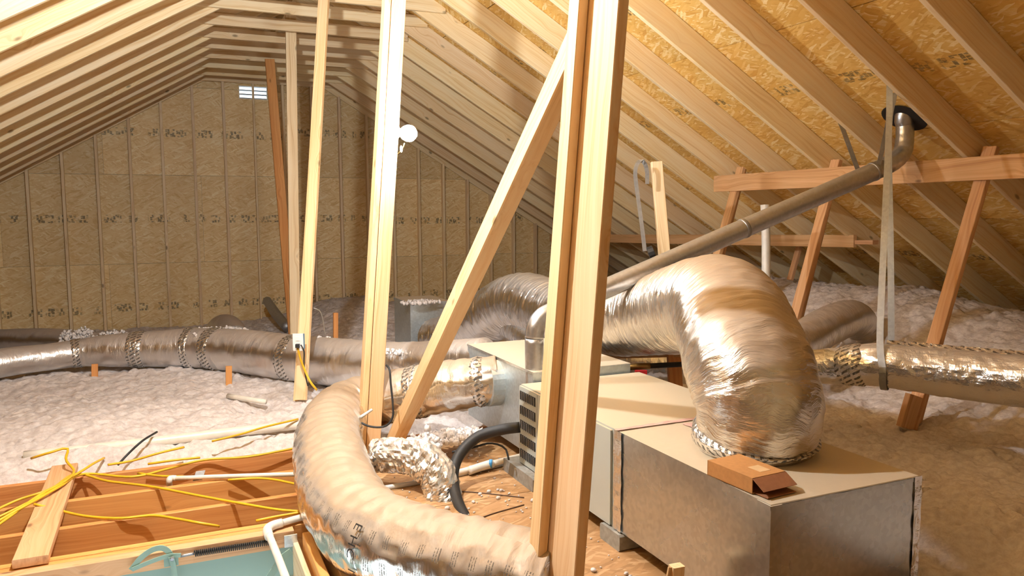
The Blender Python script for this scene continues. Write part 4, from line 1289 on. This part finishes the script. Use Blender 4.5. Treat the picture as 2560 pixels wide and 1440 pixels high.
# stub near the bottom edge, by the plenum
sk = thing('wood_scrap', P(1680, 1440, X=1.60), 'short wood scrap with a plastic wrapper at the bottom edge', 'scrap')
c0 = P(1692, 1420, X=1.62)
beam('block', c0 + Vector((-0.01, 0.01, -0.30)), c0 + Vector((0.0, 0.0, 0.01)), 0.05, 0.035, (1, 0, 0), 'post', sk)
beam('wrapper', c0 + Vector((-0.045, 0.0, -0.10)), c0 + Vector((-0.022, 0.0, 0.008)), 0.03, 0.01, (1, 0, 0), 'paper', sk)

# small things near the long duct
stake = thing('wood_stake', P(838, 845, Y=7.4), 'orange wooden stake standing behind the long dull duct', 'stake')
beam('board', P(839, 850, Y=7.4), P(839, 782, Y=7.4), 0.045, 0.03, (1, 0, 0), 'joist', stake)
tag(tube('thin_wire', px_path([(784, 770, {'Y': 7.4}), (800, 778, {'Y': 7.4}), (808, 805, {'Y': 7.4}), (812, 835, {'Y': 7.4})], 0.005), 'pvc_dim', seg=6), 'thin pale wire curling up behind the long duct', 'wire')
gp = thing('grey_pipe', P(690, 790, Y=10.6), 'grey pipe leaning against the gable boards behind the posts', 'pipe')
tube('pipe', px_path([(668, 752, {'Y': 11.2}, 0.06), (690, 785, {'Y': 10.6}, 0.065), (720, 820, {'Y': 10.0}, 0.065)]), 'strap', gp, seg=18, step=0.1)
for px, py, dd, lab in ((237, 930, 6.75, 'short wood prop under the long duct, left of the pair'), (572, 935, 6.55, 'short wood prop under the long duct, near the outlet post')):
    k = thing('duct_prop', P(px, py + 14, D=dd), lab, 'prop')
    beam('board', P(px, py + 35, D=dd), P(px, py - 20, D=dd), 0.05, 0.038, (1, 0, 0), 'joist', k)

# cord and strap at the middle post
tag(tube('power_cord', px_path([(966, 913, {'D': 4.72}), (974, 925, {'D': 4.68}), (977, 960, {'D': 4.66}), (982, 1010, {'D': 4.64}), (981, 1045, {'D': 4.63}), (962, 1066, {'D': 4.63}), (925, 1066, {'D': 4.64}), (895, 1052, {'D': 4.68}), (884, 1040, {'D': 4.75})], 0.0065), 'black', seg=8, step=0.02), 'black cord looping round the foot of the middle post', 'cord')
tag(tube('tie_strap', px_path([(866, 1062, {'D': 4.72}, 0.009), (900, 1044, {'D': 4.68}, 0.010), (930, 1024, {'D': 4.72}, 0.008)]), 'pvc_dim', seg=8, step=0.03), 'grey strap tying the foreground duct to the middle post', 'strap')

# =================================================================== GABLE VENT
gv = thing('gable_vent', (1.14, GABLE_Y, 3.16), 'small white louvred vent letting daylight in under the roof peak', 'vent')
x0, x1, z0, z1 = VENT
for a, b, nm in (((x0, z0), (x1, z0), 'frame_bar'), ((x0, z1), (x1, z1), 'frame_bar')):
    beam(nm, (a[0] - 0.01, GABLE_Y + 0.02, a[1]), (b[0] + 0.01, GABLE_Y + 0.02, b[1]), 0.03, 0.02, (0, 1, 0), 'white', gv)
for xx in (x0, x1):
    beam('frame_bar', (xx, GABLE_Y + 0.02, z0), (xx, GABLE_Y + 0.02, z1), 0.03, 0.02, (0, 1, 0), 'white', gv)
for k in range(4):
    zz = z0 + 0.012 + (z1 - z0 - 0.02) * k / 3
    beam('louvre_slat', (x0, GABLE_Y + 0.02, zz), (x1, GABLE_Y + 0.02, zz), 0.024, 0.014, (0, 1, -0.5), 'strap', gv)

# =================================================================== LOOSE FIBRE INSULATION
def heightfield(name, xs, ys, fn, label, mask=None, tufts=0, tuft_box=None, seed=3):
    X, Y = np.meshgrid(xs, ys)
    p = np.stack([X.ravel(), Y.ravel(), np.zeros(X.size)], 1)
    z = fn(p[:, 0], p[:, 1]).reshape(X.shape)
    big = fbm(p * np.array([1.6, 1.6, 1]), 3, seed).reshape(X.shape)
    mid = fbm(p * np.array([9, 9, 1]), 3, seed + 10).reshape(X.shape)
    fine = fbm(p * np.array([38, 38, 1]), 2, seed + 20).reshape(X.shape)
    bil = np.sqrt(np.abs(fbm(p * np.array([13, 13, 1]), 2, seed + 40)) + 0.002).reshape(X.shape)
    Zv = z - 0.02 + 0.030 * big + 0.010 * mid + 0.006 * fine + 0.036 * bil
    jx = vnoise(p * 40, seed + 31).reshape(X.shape) * (xs[1] - xs[0]) * 0.45
    jy = vnoise(p * 40 + 7, seed + 32).reshape(X.shape) * (ys[1] - ys[0]) * 0.45
    pos = np.stack([(X + jx).ravel(), (Y + jy).ravel(), Zv.ravel()], 1)
    ny, nx = X.shape
    idx = np.arange(nx * ny).reshape(ny, nx)
    q = np.stack([idx[:-1, :-1], idx[:-1, 1:], idx[1:, 1:], idx[1:, :-1]], -1).reshape(-1, 4)
    if mask is not None:
        cx = (X[:-1, :-1] + X[1:, 1:]).ravel() / 2
        cy = (Y[:-1, :-1] + Y[1:, 1:]).ravel() / 2
        q = q[mask(cx, cy)]
    o = mesh_obj(name, pos, q.tolist(), 'fluff', None, origin=(float(xs.mean()), float(ys.mean()), 0.0), smooth=True)
    tag(o, label, 'insulation', None, 'stuff')
    if tufts:
        ico = np.array([(0, 0, 1), (0.894, 0, 0.447), (0.276, 0.851, 0.447), (-0.724, 0.526, 0.447), (-0.724, -0.526, 0.447), (0.276, -0.851, 0.447),
                        (0.724, 0.526, -0.447), (-0.276, 0.851, -0.447), (-0.894, 0, -0.447), (-0.276, -0.851, -0.447), (0.724, -0.526, -0.447), (0, 0, -1)])
        fi = np.array([(0, 1, 2), (0, 2, 3), (0, 3, 4), (0, 4, 5), (0, 5, 1), (1, 6, 2), (2, 7, 3), (3, 8, 4), (4, 9, 5), (5, 10, 1), (6, 7, 2), (7, 8, 3), (8, 9, 4), (9, 10, 5), (10, 6, 1)])
        rg = np.random.default_rng(seed)
        bx0, bx1, by0, by1 = tuft_box
        tx = rg.uniform(bx0, bx1, tufts)
        ty = by0 + (by1 - by0) * rg.random(tufts) ** 1.4
        if mask is not None:
            ok = mask(tx, ty)
            tx, ty = tx[ok], ty[ok]
        n = len(tx)
        ii = np.clip(np.searchsorted(ys, ty), 0, ny - 1)
        jj = np.clip(np.searchsorted(xs, tx), 0, nx - 1)
        tz = Zv[ii, jj]
        size = 0.006 + 0.012 * rg.random(n) ** 3
        vv = ico[None] * (size[:, None, None] * rg.uniform(0.55, 1.45, (n, 12, 1))) * np.array([1, 1, 0.7])
        vv = vv + np.stack([tx, ty, tz], 1)[:, None, :]
        ff = (fi[None] + (np.arange(n) * 12)[:, None, None]).reshape(-1, 3)
        t_ = mesh_obj('fibre_tufts', vv.reshape(-1, 3), ff.tolist(), 'tuft', o, origin=(float(xs.mean()), float(ys.mean()), 0.0), smooth=True)
        t_['kind'] = 'stuff'
    return o


def sstep(v, a, b):
    t = np.clip((v - a) / (b - a), 0, 1)
    return t * t * (3 - 2 * t)


def g2(x, y, cx, cy, sx, sy):
    return np.exp(-((x - cx) / sx) ** 2 - ((y - cy) / sy) ** 2)


pit = P(640, 1015, Z=0.05)
pit2 = P(270, 1150, Z=0.03)


def left_h(x, y):
    h = -0.10 + 0.14 * sstep(y, 5.02, 5.30) + 0.05 * sstep(y, 5.4, 6.2)
    h = h + 0.05 * g2(x, y, -0.6, 6.0, 0.8, 0.6) - 0.10 * g2(x, y, pit.x, pit.y, 0.16, 0.14) - 0.10 * g2(x, y, pit2.x, pit2.y, 0.20, 0.06)
    h = h + 0.16 * sstep(y, 8.2, 10.5) * sstep(x, 1.3, 2.2) - 0.25 * sstep(y, 8.0, 10.5) * (1 - sstep(x, 0.9, 1.9)) * 0.5
    return h


def left_mask(x, y):
    return ((y > 5.03 + 0.03 * np.sin(x * 9) + 0.02 * np.sin(x * 23)) & (x < 0.95)) | (y > 5.12)


heightfield('loose_insulation', np.arange(-4.6, 2.75, 0.021), np.arange(5.0, 11.84, 0.021), left_h, 'pale loose fibre insulation covering the floor at the left and back', left_mask, 0, None, 3)


def right_h(x, y):
    h = 0.06 + 0.10 * sstep(x, 2.6, 3.6)
    h = h + 0.62 * sstep(x, 4.3, 6.0) * (0.75 + 0.25 * sstep(y, 3.0, 5.0)) * (1 - 0.6 * sstep(y, 6.6, 8.4)) - 0.35 * sstep(x, 6.2, 7.4)
    h = h + 0.10 * g2(x, y, 3.1, 2.2, 0.35, 0.4) + 0.06 * g2(x, y, 2.9, 4.4, 0.4, 0.4)
    return h


heightfield('loose_insulation', np.arange(2.52, 8.05, 0.022), np.arange(0.4, 11.84, 0.022), right_h, 'loose fibre insulation sloping up to the eaves at the right', lambda x, y: (x > 2.62) | (y > 4.9), 0, None, 13)


def clump(name, c, rx, ry, rz, label, n=700, seed=1, group='fibre clumps on the ducts'):
    """a loose clump: many small blobs gathered in a mound"""
    rg = np.random.default_rng(seed)
    ico_v, ico_f = ball((0, 0, 0), 1, 1, 1, 6, 4)
    ico_v = np.array(ico_v)
    u = rg.normal(size=(n, 3))
    u /= np.linalg.norm(u, axis=1)[:, None]
    u *= rg.random((n, 1)) ** 0.4
    u[:, 2] = np.abs(u[:, 2]) * (0.7 + 0.5 * vnoise(np.stack([u[:, 0] * 3, u[:, 1] * 3, u[:, 0] * 0], 1), seed))
    cen = np.array(c) + u * np.array([rx, ry, rz])
    size = 0.007 + 0.016 * rg.random(n) ** 2
    vv = ico_v[None] * (size[:, None, None] * rg.uniform(0.6, 1.4, (n, len(ico_v), 1))) + cen[:, None, :]
    ff = []
    m = len(ico_v)
    for k in range(n):
        ff += [tuple(i + k * m for i in f_) for f_ in ico_f]
    o = mesh_obj(name, vv.reshape(-1, 3), ff, 'tuft', None, smooth=True)
    tag(o, label, 'insulation', None, 'stuff')
    return o


for (px, py, dd, rx, rz, lab, sd) in (
        (195, 838, 7.55, 0.18, 0.13, 'ragged fibre clump on the ducts at the far left', 1),
        (285, 842, 7.5, 0.22, 0.12, 'wider fibre clump beside the first one, on the long duct', 2),
        (545, 826, 7.15, 0.30, 0.08, 'long fibre clump on the crest of the long duct', 3),
        (800, 852, 6.45, 0.12, 0.05, 'small fibre clump on the duct right of the outlet post', 4),
        (1020, 872, 5.85, 0.30, 0.018, 'thin scatter of fibre on the duct behind the middle post', 5),
        (1050, 754, 7.85, 0.21, 0.016, 'thin fibre layer on the sheet metal box', 6),
        (1060, 1100, 4.55, 0.11, 0.10, 'beige fibre lump beside the diagonal brace foot', 7),
        (1140, 1085, 4.75, 0.20, 0.05, 'loose fibre heap on the deck below the collar duct', 8),
        (2060, 1215, 0, 0, 0, '', 9)):
    if not lab:
        continue
    q = P(px, py, D=dd)
    clump('fibre_clump', (q.x, q.y, q.z - rz * 0.4), rx, rx * 0.7, rz, lab, 420 if rz > 0.025 else 150, sd)
# crumbs of fibre on the deck
rg = np.random.default_rng(5)
vv, ff = [], []
for k in range(260):
    x, y = rg.uniform(1.05, 1.72), rg.uniform(2.2, 4.8)
    s_ = 0.004 + 0.012 * rg.random() ** 3
    bv, bf = ball((x, y, 0.02 + s_ * 0.5), s_, s_ * rg.uniform(0.6, 1.4), s_ * 0.7, 6, 4)
    b0_ = len(vv)
    vv += bv
    ff += [tuple(i + b0_ for i in q_) for q_ in bf]
o = mesh_obj('fibre_crumbs', vv, ff, 'fluff', None, smooth=True)
tag(o, 'white fibre crumbs strewn over the wooden deck', 'debris', None, 'stuff')
